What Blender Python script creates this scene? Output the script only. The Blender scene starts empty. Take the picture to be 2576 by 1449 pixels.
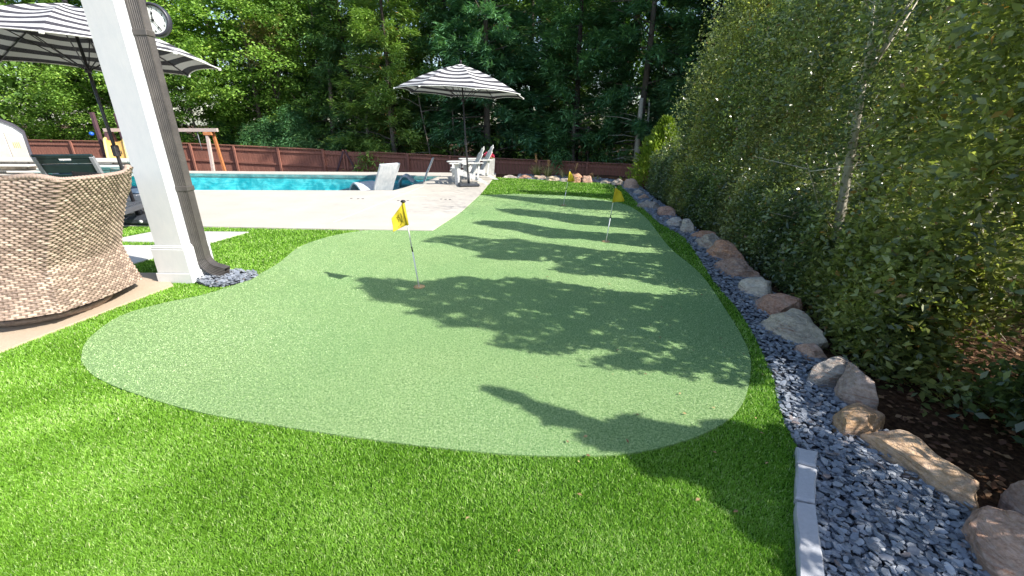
import bpy, math, random
import numpy as np
from mathutils import Vector, Matrix, noise as mnoise
from mathutils.geometry import tessellate_polygon

R = math.radians
rng = np.random.default_rng(7)
random.seed(7)
SC = bpy.context.scene
COL = SC.collection

# ------------------------------------------------------------------ camera, sky, sun, exposure
FOC, TH, HCAM, ROLL = 1060.0, math.atan(406 / 1060.0), 1.5, R(0.5)
cd = bpy.data.cameras.new('camera'); cam = bpy.data.objects.new('camera', cd); COL.objects.link(cam)
cd.sensor_width = 36.0; cd.lens = 36.0 * FOC / 2576.0; cd.clip_start = 0.05; cd.clip_end = 1500
cam.location = (0, 0, HCAM)
cam.rotation_euler = (Matrix.Rotation(math.pi / 2 - TH, 3, 'X') @ Matrix.Rotation(ROLL, 3, 'Z')).to_euler()
SC.camera = cam

SUN = Vector((1.021, -0.42, 0.858)).normalized()          # towards the sun
EL = math.asin(SUN.z); AZ = math.atan2(SUN.x, SUN.y)
W = bpy.data.worlds.new('World'); SC.world = W; W.use_nodes = True
wt = W.node_tree; wt.nodes.clear()
sky = wt.nodes.new('ShaderNodeTexSky'); sky.sky_type = 'NISHITA'; sky.sun_disc = False
sky.sun_elevation = EL; sky.sun_rotation = AZ; sky.dust_density = 1.2
bg = wt.nodes.new('ShaderNodeBackground'); bg.inputs[1].default_value = 0.15
wo = wt.nodes.new('ShaderNodeOutputWorld')
wt.links.new(sky.outputs[0], bg.inputs[0]); wt.links.new(bg.outputs[0], wo.inputs[0])
sd = bpy.data.lights.new('sun', 'SUN'); sd.energy = 5.0; sd.angle = R(0.5); sd.color = (1.0, 0.955, 0.88)
so = bpy.data.objects.new('sun', sd); COL.objects.link(so); so.rotation_euler = SUN.to_track_quat('Z', 'Y').to_euler()
so.location = (8, -3, 8)
vs = SC.view_settings; vs.view_transform = 'Standard'; vs.look = 'None'; vs.gamma = 1.0; vs.exposure = 0.84
vs.use_curve_mapping = False
SC.cycles.max_bounces = 6; SC.cycles.diffuse_bounces = 3; SC.cycles.glossy_bounces = 3
SC.cycles.transmission_bounces = 4; SC.cycles.transparent_max_bounces = 8
SC.cycles.use_denoising = True
SC.cycles.caustics_reflective = False; SC.cycles.caustics_refractive = False

# ------------------------------------------------------------------ survey: photo point -> place on a plane of known height / distance
CT, ST = math.cos(TH), math.sin(TH)
CR, SR = math.cos(ROLL), math.sin(ROLL)
def ray(x, y):
    a, b = x - 1288.0, 724.5 - y
    u, v = a * CR - b * SR, a * SR + b * CR
    return u, FOC * CT + v * ST, -FOC * ST + v * CT
def G(x, y, z=0.0):
    d = ray(x, y); t = (z - HCAM) / d[2]; return (d[0] * t, d[1] * t)
def AT(x, y, Y):
    d = ray(x, y); t = Y / d[1]; return (d[0] * t, Y, HCAM + d[2] * t)
def proj(X, Y, Z):
    dz = Z - HCAM
    dep = Y * CT - dz * ST; v = Y * ST + dz * CT
    dep = np.where(dep < .05, .05, dep)
    u = X * FOC / dep; v = v * FOC / dep
    return 1288 + u * CR + v * SR, 724.5 + u * SR - v * CR
def GP(pts, z=0.0): return [G(x, y, z) for x, y in pts]

def inpoly(poly, x, y):
    x = np.asarray(x, float); y = np.asarray(y, float)
    c = np.zeros(x.shape, bool); n = len(poly); j = n - 1
    for i in range(n):
        xi, yi = poly[i]; xj, yj = poly[j]
        if yi != yj:
            m = ((yi > y) != (yj > y)) & (x < (xj - xi) * (y - yi) / (yj - yi) + xi)
            c ^= m
        j = i
    return c
def smooth(pts, n=6, closed=True):
    out = []; m = len(pts)
    for i in range(m if closed else m - 1):
        p = [Vector(pts[(i + k) % m] if closed else pts[min(max(i + k, 0), m - 1)]) for k in (-1, 0, 1, 2)]
        for s in range(n):
            t = s / n
            out.append(tuple(0.5 * ((2 * p[1]) + (p[2] - p[0]) * t + (2 * p[0] - 5 * p[1] + 4 * p[2] - p[3]) * t * t + (3 * p[1] - p[0] - 3 * p[2] + p[3]) * t ** 3)))
    if not closed: out.append(tuple(pts[-1]))
    return out

# ------------------------------------------------------------------ object helpers
def tag(o, label=None, cat=None, group=None, kind=None):
    if label: o['label'] = label
    if cat: o['category'] = cat
    if group: o['group'] = group
    if kind: o['kind'] = kind
    return o
def empty(name, loc=(0, 0, 0), rz=0.0, label=None, cat=None, group=None):
    o = bpy.data.objects.new(name, None); COL.objects.link(o); o.location = loc; o.rotation_euler = (0, 0, rz)
    o.empty_display_size = .1
    return tag(o, label, cat, group)
def link(name, me, mat=None, parent=None, loc=None, rot=None):
    o = bpy.data.objects.new(name, me); COL.objects.link(o)
    if mat is not None and not me.materials: me.materials.append(mat)
    if parent is not None: o.parent = parent
    if loc is not None: o.location = loc
    if rot is not None: o.rotation_euler = rot
    return o
def copy_tree(o, parent=None):
    c = o.copy(); COL.objects.link(c); c.parent = parent
    for ch in list(o.children): copy_tree(ch, c)
    return c
class MB:
    def __init__(s): s.v = []; s.f = []; s.sm = []
    def add(s, v, f, sm=False):
        b = len(s.v); s.v += [tuple(p) for p in v]; s.f += [tuple(i + b for i in q) for q in f]; s.sm += [sm] * len(f); return s
    def box(s, lo, hi, bev=0.0, M=None):
        x0, y0, z0 = lo; x1, y1, z1 = hi
        if bev <= 0:
            v = [(x0, y0, z0), (x1, y0, z0), (x1, y1, z0), (x0, y1, z0), (x0, y0, z1), (x1, y0, z1), (x1, y1, z1), (x0, y1, z1)]
            f = [(0, 3, 2, 1), (4, 5, 6, 7), (0, 1, 5, 4), (1, 2, 6, 5), (2, 3, 7, 6), (3, 0, 4, 7)]
        else:
            b = min(bev, .49 * min(x1 - x0, y1 - y0, z1 - z0)); v = []; f = []
            def ring(z, i): return [(x0 + i + 0, y0 + i + 0, z), (x1 - i, y0 + i, z), (x1 - i, y1 - i, z), (x0 + i, y1 - i, z)]
            def oct_(z, i, c):
                a0, a1, b0, b1 = x0 + i, x1 - i, y0 + i, y1 - i
                return [(a0 + c, b0, z), (a1 - c, b0, z), (a1, b0 + c, z), (a1, b1 - c, z), (a1 - c, b1, z), (a0 + c, b1, z), (a0, b1 - c, z), (a0, b0 + c, z)]
            L = [oct_(z0, b, b * .4), oct_(z0 + b, 0, b), oct_(z1 - b, 0, b), oct_(z1, b, b * .4)]
            for l in L: v += l
            for k in range(3):
                for i in range(8):
                    j = (i + 1) % 8; f.append((k * 8 + i, k * 8 + j, k * 8 + 8 + j, k * 8 + 8 + i))
            f.append(tuple(reversed(range(8)))); f.append(tuple(range(24, 32)))
        if M is not None: v = [M @ Vector(p) for p in v]
        return s.add(v, f)
    def bar(s, a, b, w, h, up=(0, 0, 1), bev=0.0):            # box along a-b: w across, h along up
        a = Vector(a); b = Vector(b); d = (b - a); L = d.length; d.normalize()
        up = Vector(up); sx = d.cross(up)
        if sx.length < 1e-4: up = Vector((0, 1, 0)); sx = d.cross(up)
        sx.normalize(); u2 = sx.cross(d)
        M = Matrix((( d.x, sx.x, u2.x, a.x), (d.y, sx.y, u2.y, a.y), (d.z, sx.z, u2.z, a.z), (0, 0, 0, 1)))
        return s.box((0, -w / 2, -h / 2), (L, w / 2, h / 2), bev, M)
    def tube(s, pts, rad, n=8, cap=True):
        pts = [Vector(p) for p in pts]; m = len(pts)
        if not hasattr(rad, '__len__'): rad = [rad] * m
        v = []; f = []; prev = None
        for i, p in enumerate(pts):
            d = (pts[min(i + 1, m - 1)] - pts[max(i - 1, 0)]).normalized()
            if prev is None:
                prev = d.orthogonal().normalized()
            x = (prev - d * prev.dot(d)); x = x.normalized() if x.length > 1e-6 else d.orthogonal().normalized()
            y = d.cross(x); prev = x
            for k in range(n):
                a = 2 * math.pi * k / n; v.append(p + (x * math.cos(a) + y * math.sin(a)) * rad[i])
        for i in range(m - 1):
            for k in range(n):
                j = (k + 1) % n; f.append((i * n + k, i * n + j, i * n + n + j, i * n + n + k))
        b = len(s.v); s.add(v, f, True)
        if cap and n > 2:
            s.f.append(tuple(b + i for i in reversed(range(n)))); s.f.append(tuple(b + (m - 1) * n + i for i in range(n))); s.sm += [False, False]
        return s
    def lathe(s, prof, n=24, M=None, sm=True):
        v = []; f = []
        for r, z in prof:
            for k in range(n):
                a = 2 * math.pi * k / n; v.append(Vector((r * math.cos(a), r * math.sin(a), z)))
        for i in range(len(prof) - 1):
            for k in range(n):
                j = (k + 1) % n; f.append((i * n + k, i * n + j, i * n + n + j, i * n + n + k))
        f.append(tuple(reversed(range(n)))); f.append(tuple((len(prof) - 1) * n + i for i in range(n)))
        if M is not None: v = [M @ p for p in v]
        return s.add(v, f, sm)
    def prism(s, outline, z0, z1, M=None):                    # outline ccw in xy
        n = len(outline); v = [Vector((x, y, z0)) for x, y in outline] + [Vector((x, y, z1)) for x, y in outline]
        f = [(i, (i + 1) % n, n + (i + 1) % n, n + i) for i in range(n)]
        tris = tessellate_polygon([[Vector((x, y, 0)) for x, y in outline]])
        for t in tris:
            a, b, c = [Vector(outline[i]) for i in t]
            if (b - a).cross(c - a) if False else ((b.x - a.x) * (c.y - a.y) - (b.y - a.y) * (c.x - a.x)) < 0: t = t[::-1]
            f.append(tuple(n + i for i in t)); f.append(tuple(reversed(t)))
        if M is not None: v = [M @ p for p in v]
        return s.add(v, f)
    def mesh(s, name='m'):
        me = bpy.data.meshes.new(name); me.from_pydata([tuple(p) for p in s.v], [], s.f)
        me.polygons.foreach_set('use_smooth', s.sm); me.update(); return me
    def build(s, name, mat, parent=None, loc=None, rot=None):
        return link(name, s.mesh(name), mat, parent, loc, rot)
def np_mesh(name, verts, faces_n, loops, tint=None, smooth=False):
    """verts (N,3); loops flat index array; faces_n verts per face (constant)"""
    me = bpy.data.meshes.new(name); nv = len(verts); nf = len(loops) // faces_n
    me.vertices.add(nv); me.vertices.foreach_set('co', np.ascontiguousarray(verts, np.float32).ravel())
    me.loops.add(len(loops)); me.loops.foreach_set('vertex_index', np.asarray(loops, np.int32))
    me.polygons.add(nf); me.polygons.foreach_set('loop_start', np.arange(nf, dtype=np.int32) * faces_n)
    if smooth: me.polygons.foreach_set('use_smooth', np.ones(nf, bool))
    if tint is not None:
        a = me.attributes.new('tint', 'FLOAT', 'POINT'); a.data.foreach_set('value', np.asarray(tint, np.float32))
    me.update(); me.validate(); return me
def sheet(name, outline, z, mat, holes=(), depth=0.0, parent=None):
    polys = [[Vector((x, y, 0)) for x, y in outline]] + [[Vector((x, y, 0)) for x, y in h] for h in holes]
    allv = [p for q in polys for p in q]
    tris = tessellate_polygon(polys); v = [(p.x, p.y, z) for p in allv]; f = []
    for t in tris:
        a, b, c = [allv[i] for i in t]
        f.append(t if (b.x - a.x) * (c.y - a.y) - (b.y - a.y) * (c.x - a.x) > 0 else t[::-1])
    if depth:
        off = 0
        for q in polys:
            n = len(q); base = len(v); v += [(p.x, p.y, z - depth) for p in q]
            for i in range(n): f.append((off + i, base + i, base + (i + 1) % n, off + (i + 1) % n))
            off += n
    me = bpy.data.meshes.new(name); me.from_pydata(v, [], f); me.update()
    if depth:
        import bmesh
        bm = bmesh.new(); bm.from_mesh(me); bmesh.ops.recalc_face_normals(bm, faces=bm.faces); bm.to_mesh(me); bm.free()
    return link(name, me, mat, parent)

# ------------------------------------------------------------------ materials
class NT:
    def __init__(s, name):
        s.m = bpy.data.materials.new(name); s.m.use_nodes = True; s.t = s.m.node_tree
        s.p = s.t.nodes['Principled BSDF']; s.o = s.t.nodes['Material Output']
    def n(s, t, **k):
        x = s.t.nodes.new(t)
        for a, b in k.items():
            if a.startswith('i_'): x.inputs[int(a[2:]) if a[2:].isdigit() else a[2:]].default_value = b
            else: setattr(x, a, b)
        return x
    def l(s, a, b): s.t.links.new(a, b)
    def noise(s, scale, detail=4, rough=.55, vec=None, dist=0.0, stretch=None):
        x = s.n('ShaderNodeTexNoise'); x.inputs['Scale'].default_value = scale; x.inputs['Detail'].default_value = detail
        x.inputs['Roughness'].default_value = rough; x.inputs['Distortion'].default_value = dist
        if vec is None: vec = s.coord()
        if stretch:
            mp = s.n('ShaderNodeMapping'); mp.inputs['Scale'].default_value = stretch; s.l(vec, mp.inputs[0]); vec = mp.outputs[0]
        s.l(vec, x.inputs['Vector']); return x.outputs['Fac']
    def coord(s, w='Object'):
        if not hasattr(s, 'tc'): s.tc = s.n('ShaderNodeTexCoord')
        return s.tc.outputs[w]
    def geo(s):
        return s.n('ShaderNodeNewGeometry').outputs['Position']
    def ramp(s, fac, stops):
        r = s.n('ShaderNodeValToRGB'); e = r.color_ramp.elements
        while len(e) < len(stops): e.new(.5)
        for i, (p, c) in enumerate(stops): e[i].position = p; e[i].color = (*c, 1) if len(c) == 3 else c
        s.l(fac, r.inputs[0]); return r.outputs[0]
    def mix(s, fac, a, b, mode='MIX'):
        x = s.n('ShaderNodeMix', data_type='RGBA', blend_type=mode)
        for v, i in ((fac, 0), (a, 6), (b, 7)):
            if isinstance(v, (int, float)): x.inputs[i].default_value = v
            elif isinstance(v, tuple): x.inputs[i].default_value = (*v, 1) if len(v) == 3 else v
            else: s.l(v, x.inputs[i])
        return x.outputs[2]
    def math(s, op, a, b=0.0, c=None):
        x = s.n('ShaderNodeMath', operation=op)
        for i, v in enumerate((a, b) if c is None else (a, b, c)):
            if isinstance(v, (int, float)): x.inputs[i].default_value = v
            else: s.l(v, x.inputs[i])
        return x.outputs[0]
    def bump(s, h, dist, strength=1.0):
        b = s.n('ShaderNodeBump'); b.inputs['Strength'].default_value = strength; b.inputs['Distance'].default_value = dist
        s.l(h, b.inputs['Height']); s.l(b.outputs[0], s.p.inputs['Normal']); return b
    def base(s, c):
        if isinstance(c, tuple): s.p.inputs['Base Color'].default_value = (*c, 1)
        else: s.l(c, s.p.inputs['Base Color'])
    def rough(s, r, spec=None, metal=None):
        s.p.inputs['Roughness'].default_value = r
        if spec is not None: s.p.inputs['Specular IOR Level'].default_value = spec
        if metal is not None: s.p.inputs['Metallic'].default_value = metal
    def translucent(s, amount, colsock=None, gain=1.0):
        tr = s.n('ShaderNodeBsdfTranslucent')
        if colsock is not None: s.l(colsock, tr.inputs[0])
        mx = s.n('ShaderNodeMixShader'); mx.inputs[0].default_value = amount
        s.l(s.p.outputs[0], mx.inputs[1]); s.l(tr.outputs[0], mx.inputs[2]); s.l(mx.outputs[0], s.o.inputs[0])
def attr(n, name='tint'):
    a = n.n('ShaderNodeAttribute'); a.attribute_name = name; return a.outputs['Fac']

def simple(name, c, rough=.5, var=.12, scale=20, bump=0.0, spec=None, metal=None, stretch=None):
    n = NT(name); k = n.noise(scale, 5, .6, stretch=stretch)
    lo = tuple(x * (1 - var) for x in c); hi = tuple(min(1, x * (1 + var)) for x in c)
    n.base(n.ramp(k, [(.3, lo), (.7, hi)])); n.rough(rough, spec, metal)
    if bump: n.bump(k, bump)
    return n.m

M = {}
# putting green: short nylon fibre
n = NT('putting_turf'); g = n.geo()
f1 = n.noise(75, 4, .8, g); f2 = n.noise(300, 2, .6, g); f3 = n.noise(.9, 3, .5, g)
c1 = n.ramp(f1, [(.38, (.11, .21, .07)), (.5, (.31, .46, .18)), (.62, (.56, .70, .36))])
c2 = n.mix(.35, c1, n.ramp(f2, [(.38, (.06, .17, .05)), (.62, (.32, .53, .22))]))
c3 = n.mix(n.ramp(f3, [(.35, (0, 0, 0)), (.7, (.35, .35, .35))]), c2, (.16, .36, .13))
n.base(c3); n.rough(.8, .15)
n.bump(n.math('ADD', f1, f2), .008, 1.0); M['green'] = n.m
# lawn turf base and blades
n = NT('lawn_turf_base'); g = n.geo(); k = n.noise(60, 4, .7, g)
n.base(n.ramp(k, [(.3, (.012, .045, .004)), (.7, (.055, .16, .012))])); n.rough(.9, .1); n.bump(k, .01); M['turf'] = n.m
n = NT('grass_blade'); t = attr(n)
cc = n.ramp(t, [(0, (.075, .18, .012)), (.45, (.19, .41, .032)), (.8, (.34, .60, .09)), (1, (.60, .74, .30))])
n.base(cc); n.rough(.42, .35); n.translucent(.3, cc); M['blade'] = n.m
# concrete
def concrete(name, a, b, blot=.5):
    n = NT(name); g = n.geo(); k1 = n.noise(1.3, 5, .6, g); k2 = n.noise(70, 4, .7, g); k3 = n.noise(5, 4, .6, g)
    c = n.ramp(k1, [(.3, a), (.72, b)]); c = n.mix(.22, c, n.ramp(k2, [(.35, tuple(x * .62 for x in a)), (.65, b)]))
    c = n.mix(n.ramp(k3, [(.55, (0, 0, 0)), (.8, (blot * .5,) * 3)]), c, tuple(x * .72 for x in a))
    n.base(c); n.rough(.85, .3); n.bump(k2, .002); return n.m
M['deck'] = concrete('pool_deck_concrete', (.48, .44, .385), (.57, .53, .47))
M['patio'] = concrete('patio_concrete', (.46, .36, .26), (.54, .435, .32))
M['slab'] = concrete('pale_paver', (.52, .51, .48), (.60, .59, .56), .2)
M['kerbstone'] = concrete('grey_kerb', (.36, .37, .40), (.48, .49, .52), .8)
M['joint'] = simple('joint_sealant', (.62, .58, .52), .7)
# ground
n = NT('soil_and_leaf_litter'); g = n.geo(); a = n.noise(3, 6, .7, g); b = n.noise(38, 4, .7, g)
c = n.ramp(a, [(.35, (.045, .024, .014)), (.6, (.10, .045, .025)), (.75, (.15, .055, .028))])
n.base(n.mix(.5, c, n.ramp(b, [(.4, (.02, .012, .008)), (.62, (.15, .09, .05))]))); n.rough(.95, .1); n.bump(b, .03); M['soil'] = n.m
# slate
n = NT('slate'); t = attr(n); k = n.noise(45, 5, .6)
c = n.ramp(t, [(0, (.11, .125, .16)), (.35, (.20, .23, .28)), (.7, (.31, .345, .40)), (.88, (.44, .47, .51)), (.93, (.26, .19, .17)), (1, (.42, .44, .46))])
n.base(n.mix(.3, c, n.ramp(k, [(.35, (.04, .045, .06)), (.68, (.34, .36, .40))]))); n.rough(.42, .55); n.bump(k, .002); M['slate'] = n.m
M['slatebed'] = simple('slate_grit', (.05, .055, .07), .9, .5, 60, .01)
# rock
n = NT('fieldstone'); oc = n.n('ShaderNodeObjectInfo').outputs['Color']; co = n.coord()
k = n.noise(5, 8, .62, co, .6); s = n.noise(4, 7, .65, co, 1.2, (1, 2.2, 9)); p = n.noise(40, 5, .7, co)
c = n.mix(n.ramp(k, [(.48, (0, 0, 0)), (.72, (.8, .8, .8))]), oc, (.36, .31, .28))
c = n.mix(n.ramp(s, [(.54, (0, 0, 0)), (.64, (.75, .75, .75))]), c, (.40, .19, .105))
c = n.mix(n.ramp(s, [(.22, (.7, .7, .7)), (.36, (0, 0, 0))]), c, (.16, .13, .12))
c = n.mix(.25, c, n.ramp(p, [(.4, (.08, .07, .065)), (.6, (.66, .6, .55))]))
n.base(c); n.rough(.85, .3); hb = n.math('ADD', n.math('MULTIPLY', s, 1.4), n.math('MULTIPLY', p, .4)); n.bump(hb, .03); M['rock'] = n.m
n = NT('ledgestone'); oc = n.n('ShaderNodeObjectInfo').outputs['Color']; k = n.noise(7, 6, .65)
n.base(n.mix(.45, oc, n.ramp(k, [(.35, (.22, .2, .18)), (.65, (.66, .62, .56))]))); n.rough(.85); n.bump(k, .02); M['ledge'] = n.m
M['coping'] = concrete('pale_coping', (.54, .51, .46), (.62, .59, .54), .2)
# water, pool
n = NT('pool_plaster'); g = n.geo(); k = n.noise(2.6, 3, .5, g, 1.5); vz = n.n('ShaderNodeTexVoronoi', feature='DISTANCE_TO_EDGE'); vz.inputs['Scale'].default_value = 2.2
mp = n.n('ShaderNodeMapping'); n.l(g, mp.inputs[0]); n.l(mp.outputs[0], vz.inputs['Vector'])
n.base(n.ramp(k, [(.35, (.06, .50, .54)), (.65, (.30, .88, .86))])); n.rough(.7); M['plaster'] = n.m
M['ledgefloor'] = simple('tanning_ledge_plaster', (.30, .44, .44), .7, .15, 4)
n = NT('pool_water'); g = n.geo()
w1 = n.noise(3.2, 3, .55, g, .8, (1, 1.7, 1)); w2 = n.noise(13, 3, .5, g, .6, (1, 1.6, 1))
hh = n.math('ADD', n.math('MULTIPLY', w1, 1.0), n.math('MULTIPLY', w2, .32))
bp = n.n('ShaderNodeBump'); bp.inputs['Distance'].default_value = .5; n.l(hh, bp.inputs['Height'])
tr = n.n('ShaderNodeBsdfTransparent'); n.l(n.ramp(hh, [(.56, (.34, .80, .86)), (.78, (1, 1, 1))]), tr.inputs[0])
gl = n.n('ShaderNodeBsdfGlossy'); gl.inputs['Roughness'].default_value = .03; n.l(bp.outputs[0], gl.inputs['Normal'])
fr = n.n('ShaderNodeFresnel'); fr.inputs[0].default_value = 1.33; n.l(bp.outputs[0], fr.inputs['Normal'])
mx = n.n('ShaderNodeMixShader'); n.l(n.math('MULTIPLY', fr.outputs[0], .42), mx.inputs[0]); n.l(tr.outputs[0], mx.inputs[1]); n.l(gl.outputs[0], mx.inputs[2]); n.l(mx.outputs[0], n.o.inputs[0])
M['water'] = n.m
# paints, plastics, metal, cloth
n = NT('white_column_paint'); k = n.noise(30, 6, .7, None, 0, (1, 1, .35)); k2 = n.noise(6, 4, .6)
n.base(n.mix(.2, n.ramp(k, [(.3, (.58, .595, .61)), (.7, (.64, .645, .65))]), n.ramp(k2, [(.4, (.55, .575, .60)), (.6, (.66, .66, .66))]))); n.rough(.5, .4); n.bump(k, .001); M['white'] = n.m
M['white_plastic'] = simple('white_resin', (.62, .62, .61), .38, .05, 12)
n = NT('whitewashed_resin'); k = n.noise(14, 5, .6, None, 0, (1, 1, .2)); n.base(n.ramp(k, [(.3, (.38, .42, .46)), (.7, (.58, .60, .62))])); n.rough(.4); M['lounger'] = n.m
n = NT('bronze_metal'); k = n.noise(9, 5, .6); n.base(n.ramp(k, [(.3, (.075, .068, .066)), (.7, (.12, .108, .10))])); n.rough(.38, .5, .25); M['bronze'] = n.m
M['black_metal'] = simple('black_metal', (.030, .028, .032), .4, .2, 15)
M['dark_plastic'] = simple('charcoal_resin', (.045, .05, .06), .42, .2, 12)
M['dark_teal'] = simple('dark_green_resin', (.012, .028, .030), .4, .2, 12)
M['chaise'] = simple('charcoal_chaise', (.075, .08, .095), .45, .15, 12)
M['grey_plastic'] = simple('grey_resin', (.26, .27, .29), .45, .1, 12)
M['cushion'] = simple('blue_grey_cloth', (.07, .11, .17), .9, .15, 60, .003)
M['brass'] = simple('brass', (.45, .30, .12), .35, .1, 20, metal=.8)
M['pole_white'] = simple('white_pole', (.80, .80, .80), .35, .04, 10)
M['black'] = simple('black_print', (.012, .012, .014), .5, .1, 30)
M['clockface'] = simple('clock_face', (.78, .82, .80), .3, .03, 10)
M['clockrim'] = simple('dark_blue_grey_rim', (.045, .045, .06), .35, .15, 12)
M['cup'] = simple('tan_cup', (.50, .34, .16), .6, .15, 30)
n = NT('yellow_cloth'); k = n.noise(160, 3, .6); cc = n.ramp(k, [(.3, (.66, .52, .03)), (.7, (.80, .66, .06))]); n.base(cc); n.rough(.75, .2); n.translucent(.35, cc); n.bump(k, .001); M['flag'] = n.m
n = NT('striped_canvas'); t = attr(n); k = n.noise(90, 3, .6)
fr_ = n.math('FRACT', n.math('MULTIPLY', t, 7.0)); st = n.math('GREATER_THAN', fr_, .52)
cc = n.mix(st, (.66, .655, .65), (.030, .028, .042)); cc = n.mix(.12, cc, n.ramp(k, [(.3, (.02, .02, .02)), (.7, (.8, .8, .8))]))
n.base(cc); n.rough(.85, .15); n.translucent(.25, cc); M['canvas'] = n.m
M['hem'] = simple('white_hem', (.74, .74, .72), .8, .05, 60)
# wicker
n = NT('woven_resin'); t = attr(n); k = n.noise(18, 5, .65, None, 0, (1, 1, 5)); k2 = n.noise(110, 3, .6)
c = n.ramp(n.math('ADD', n.math('MULTIPLY', t, .6), n.math('MULTIPLY', k, .45)), [(.22, (.11, .075, .055)), (.45, (.26, .185, .14)), (.65, (.41, .305, .235)), (.92, (.60, .48, .38))])
n.base(n.mix(.2, c, n.ramp(k2, [(.35, (.1, .06, .05)), (.65, (.6, .5, .44))]))); n.rough(.55, .35); M['wicker'] = n.m
M['wicker_dark'] = simple('wicker_backing', (.06, .038, .03), .8, .2, 30)
M['seat_cushion'] = simple('beige_cushion', (.45, .40, .33), .9, .08, 50)
# fence etc
n = NT('red_brown_stain'); oc = n.n('ShaderNodeObjectInfo'); k = n.noise(9, 6, .65, None, 0, (3, 3, .35)); r_ = oc.outputs['Random']
c = n.ramp(k, [(.3, (.22, .095, .068)), (.55, (.32, .14, .10)), (.75, (.42, .21, .16))])
n.base(n.mix(n.math('MULTIPLY', r_, .45), c, (.24, .105, .078))); n.rough(.75, .25); n.bump(k, .006); M['fence'] = n.m
M['timber'] = simple('pale_timber', (.50, .40, .36), .7, .15, 8, stretch=(1, 6, 6))
M['orange_wood'] = simple('orange_timber', (.50, .19, .07), .65, .15, 8)
M['dark_wood'] = simple('dark_purple_timber', (.09, .045, .055), .7, .2, 8)
M['slide'] = simple('yellow_slide', (.72, .44, .13), .4, .05, 5)
M['slide_rail'] = simple('pale_yellow_slide_rail', (.80, .62, .24), .4, .05, 5)
M['blue'] = simple('blue_plastic', (.02, .12, .55), .4)
M['shed_tan'] = simple('tan_shed_panel', (.46, .40, .33), .55, .06, 5, .004)
M['shed_white'] = simple('off_white_shed', (.60, .61, .62), .5, .05, 5)
M['shed_roof'] = simple('dark_shed_roof', (.06, .055, .075), .6, .2, 8)
M['amber_glass'] = simple('amber_window', (.55, .33, .07), .25, .4, 14)
# foliage
def foliage(name, stops, rough=.42, spec=.5, tr=.28):
    n = NT(name); t = attr(n); oc = n.n('ShaderNodeObjectInfo').outputs['Color']
    c = n.mix(1.0, n.ramp(t, stops), oc, 'MULTIPLY'); n.base(c); n.rough(rough, spec)
    n.translucent(tr, n.mix(1.0, c, (1.15, 1.25, .6), 'MULTIPLY')); return n.m
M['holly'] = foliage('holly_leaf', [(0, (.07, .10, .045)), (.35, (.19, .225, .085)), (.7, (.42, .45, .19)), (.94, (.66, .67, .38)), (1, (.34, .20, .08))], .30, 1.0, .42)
M['broad'] = foliage('broad_leaf', [(0, (.07, .14, .035)), (.5, (.15, .27, .06)), (.85, (.28, .42, .10)), (1, (.46, .48, .14))], .5, .35, .32)
M['conifer'] = foliage('conifer_spray', [(0, (.07, .13, .07)), (.5, (.16, .28, .13)), (.85, (.30, .46, .17)), (.95, (.40, .50, .18)), (1, (.42, .25, .14))], .55, .3, .25)
M['gold'] = foliage('golden_spray', [(0, (.10, .17, .02)), (.5, (.24, .34, .04)), (1, (.46, .52, .09))], .5, .3, .3)
M['straw'] = foliage('grass_straw', [(0, (.13, .19, .05)), (.5, (.28, .30, .10)), (1, (.66, .56, .30))], .6, .3, .25)
M['plume'] = simple('tan_plume', (.52, .30, .14), .9, .2, 40)
M['bark'] = simple('grey_bark', (.17, .14, .115), .9, .35, 12, .02, stretch=(3, 3, .6))
M['bark_dark'] = simple('dark_bark', (.06, .045, .038), .9, .35, 12, .02, stretch=(3, 3, .6))
M['bark_pale'] = simple('pale_bark', (.50, .45, .36), .85, .3, 16, .008, stretch=(2, 2, .6))
M['pink'] = simple('pink_petal', (.62, .06, .13), .6, .3, 30)
M['planter'] = simple('weathered_white_planter', (.50, .49, .46), .75, .2, 9, .003)

# ------------------------------------------------------------------ terrain (one sheet to the horizon)
POOLHOLE = [(-14.5, 10.0), (-7.7, 10.22), (-3.3, 10.42), (-2.92, 10.44), (-2.8, 10.85), (-2.27, 13.8), (-10.7, 14.02), (-14.5, 14.05)]
def terr(x, y):
    d1 = np.clip((y - 15.2) / 3.0, 0, 1); d1 = d1 * d1 * (3 - 2 * d1)
    right = np.clip((x - 2.2) / 2.5, 0, 1)
    z = -0.045 - 1.65 * d1 * (1 - .0 * right)
    z = z - .35 * np.clip((x - 3.2) / 4.0, 0, 1) * (1 - d1)
    z = z + .05 * np.sin(x * 1.7 + y * .6) * np.clip((x - 3.0) / 1.5, 0, 1) + np.clip((y - 30) / 60, 0, 1) * 1.5
    inpool = (x > -15.6) & (x < -1.9) & (y > 9.6) & (y < 14.6)
    return np.where(inpool, -2.6, z)
def axis(lo, hi, fine, a, b):
    out = [lo]; x = lo
    while x < hi:
        x += fine if a <= x < b else max(fine, min(40, .35 * min(abs(x - a), abs(x - b)) + fine)); out.append(min(x, hi))
    return np.array(out)
ax = axis(-400, 400, .35, -22, 14); ay = axis(-60, 500, .35, -4, 24)
XX, YY = np.meshgrid(ax, ay); ZZ = terr(XX, YY); nx, ny = len(ax), len(ay)
idx = np.arange(nx * ny).reshape(ny, nx)
q = np.stack([idx[:-1, :-1], idx[:-1, 1:], idx[1:, 1:], idx[1:, :-1]], -1).reshape(-1)
tag(link('ground', np_mesh('ground', np.stack([XX, YY, ZZ], -1).reshape(-1, 3), 4, q, smooth=True), M['soil']), 'dark leaf-littered soil under the hedge and beyond the fence', kind='structure')

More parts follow.
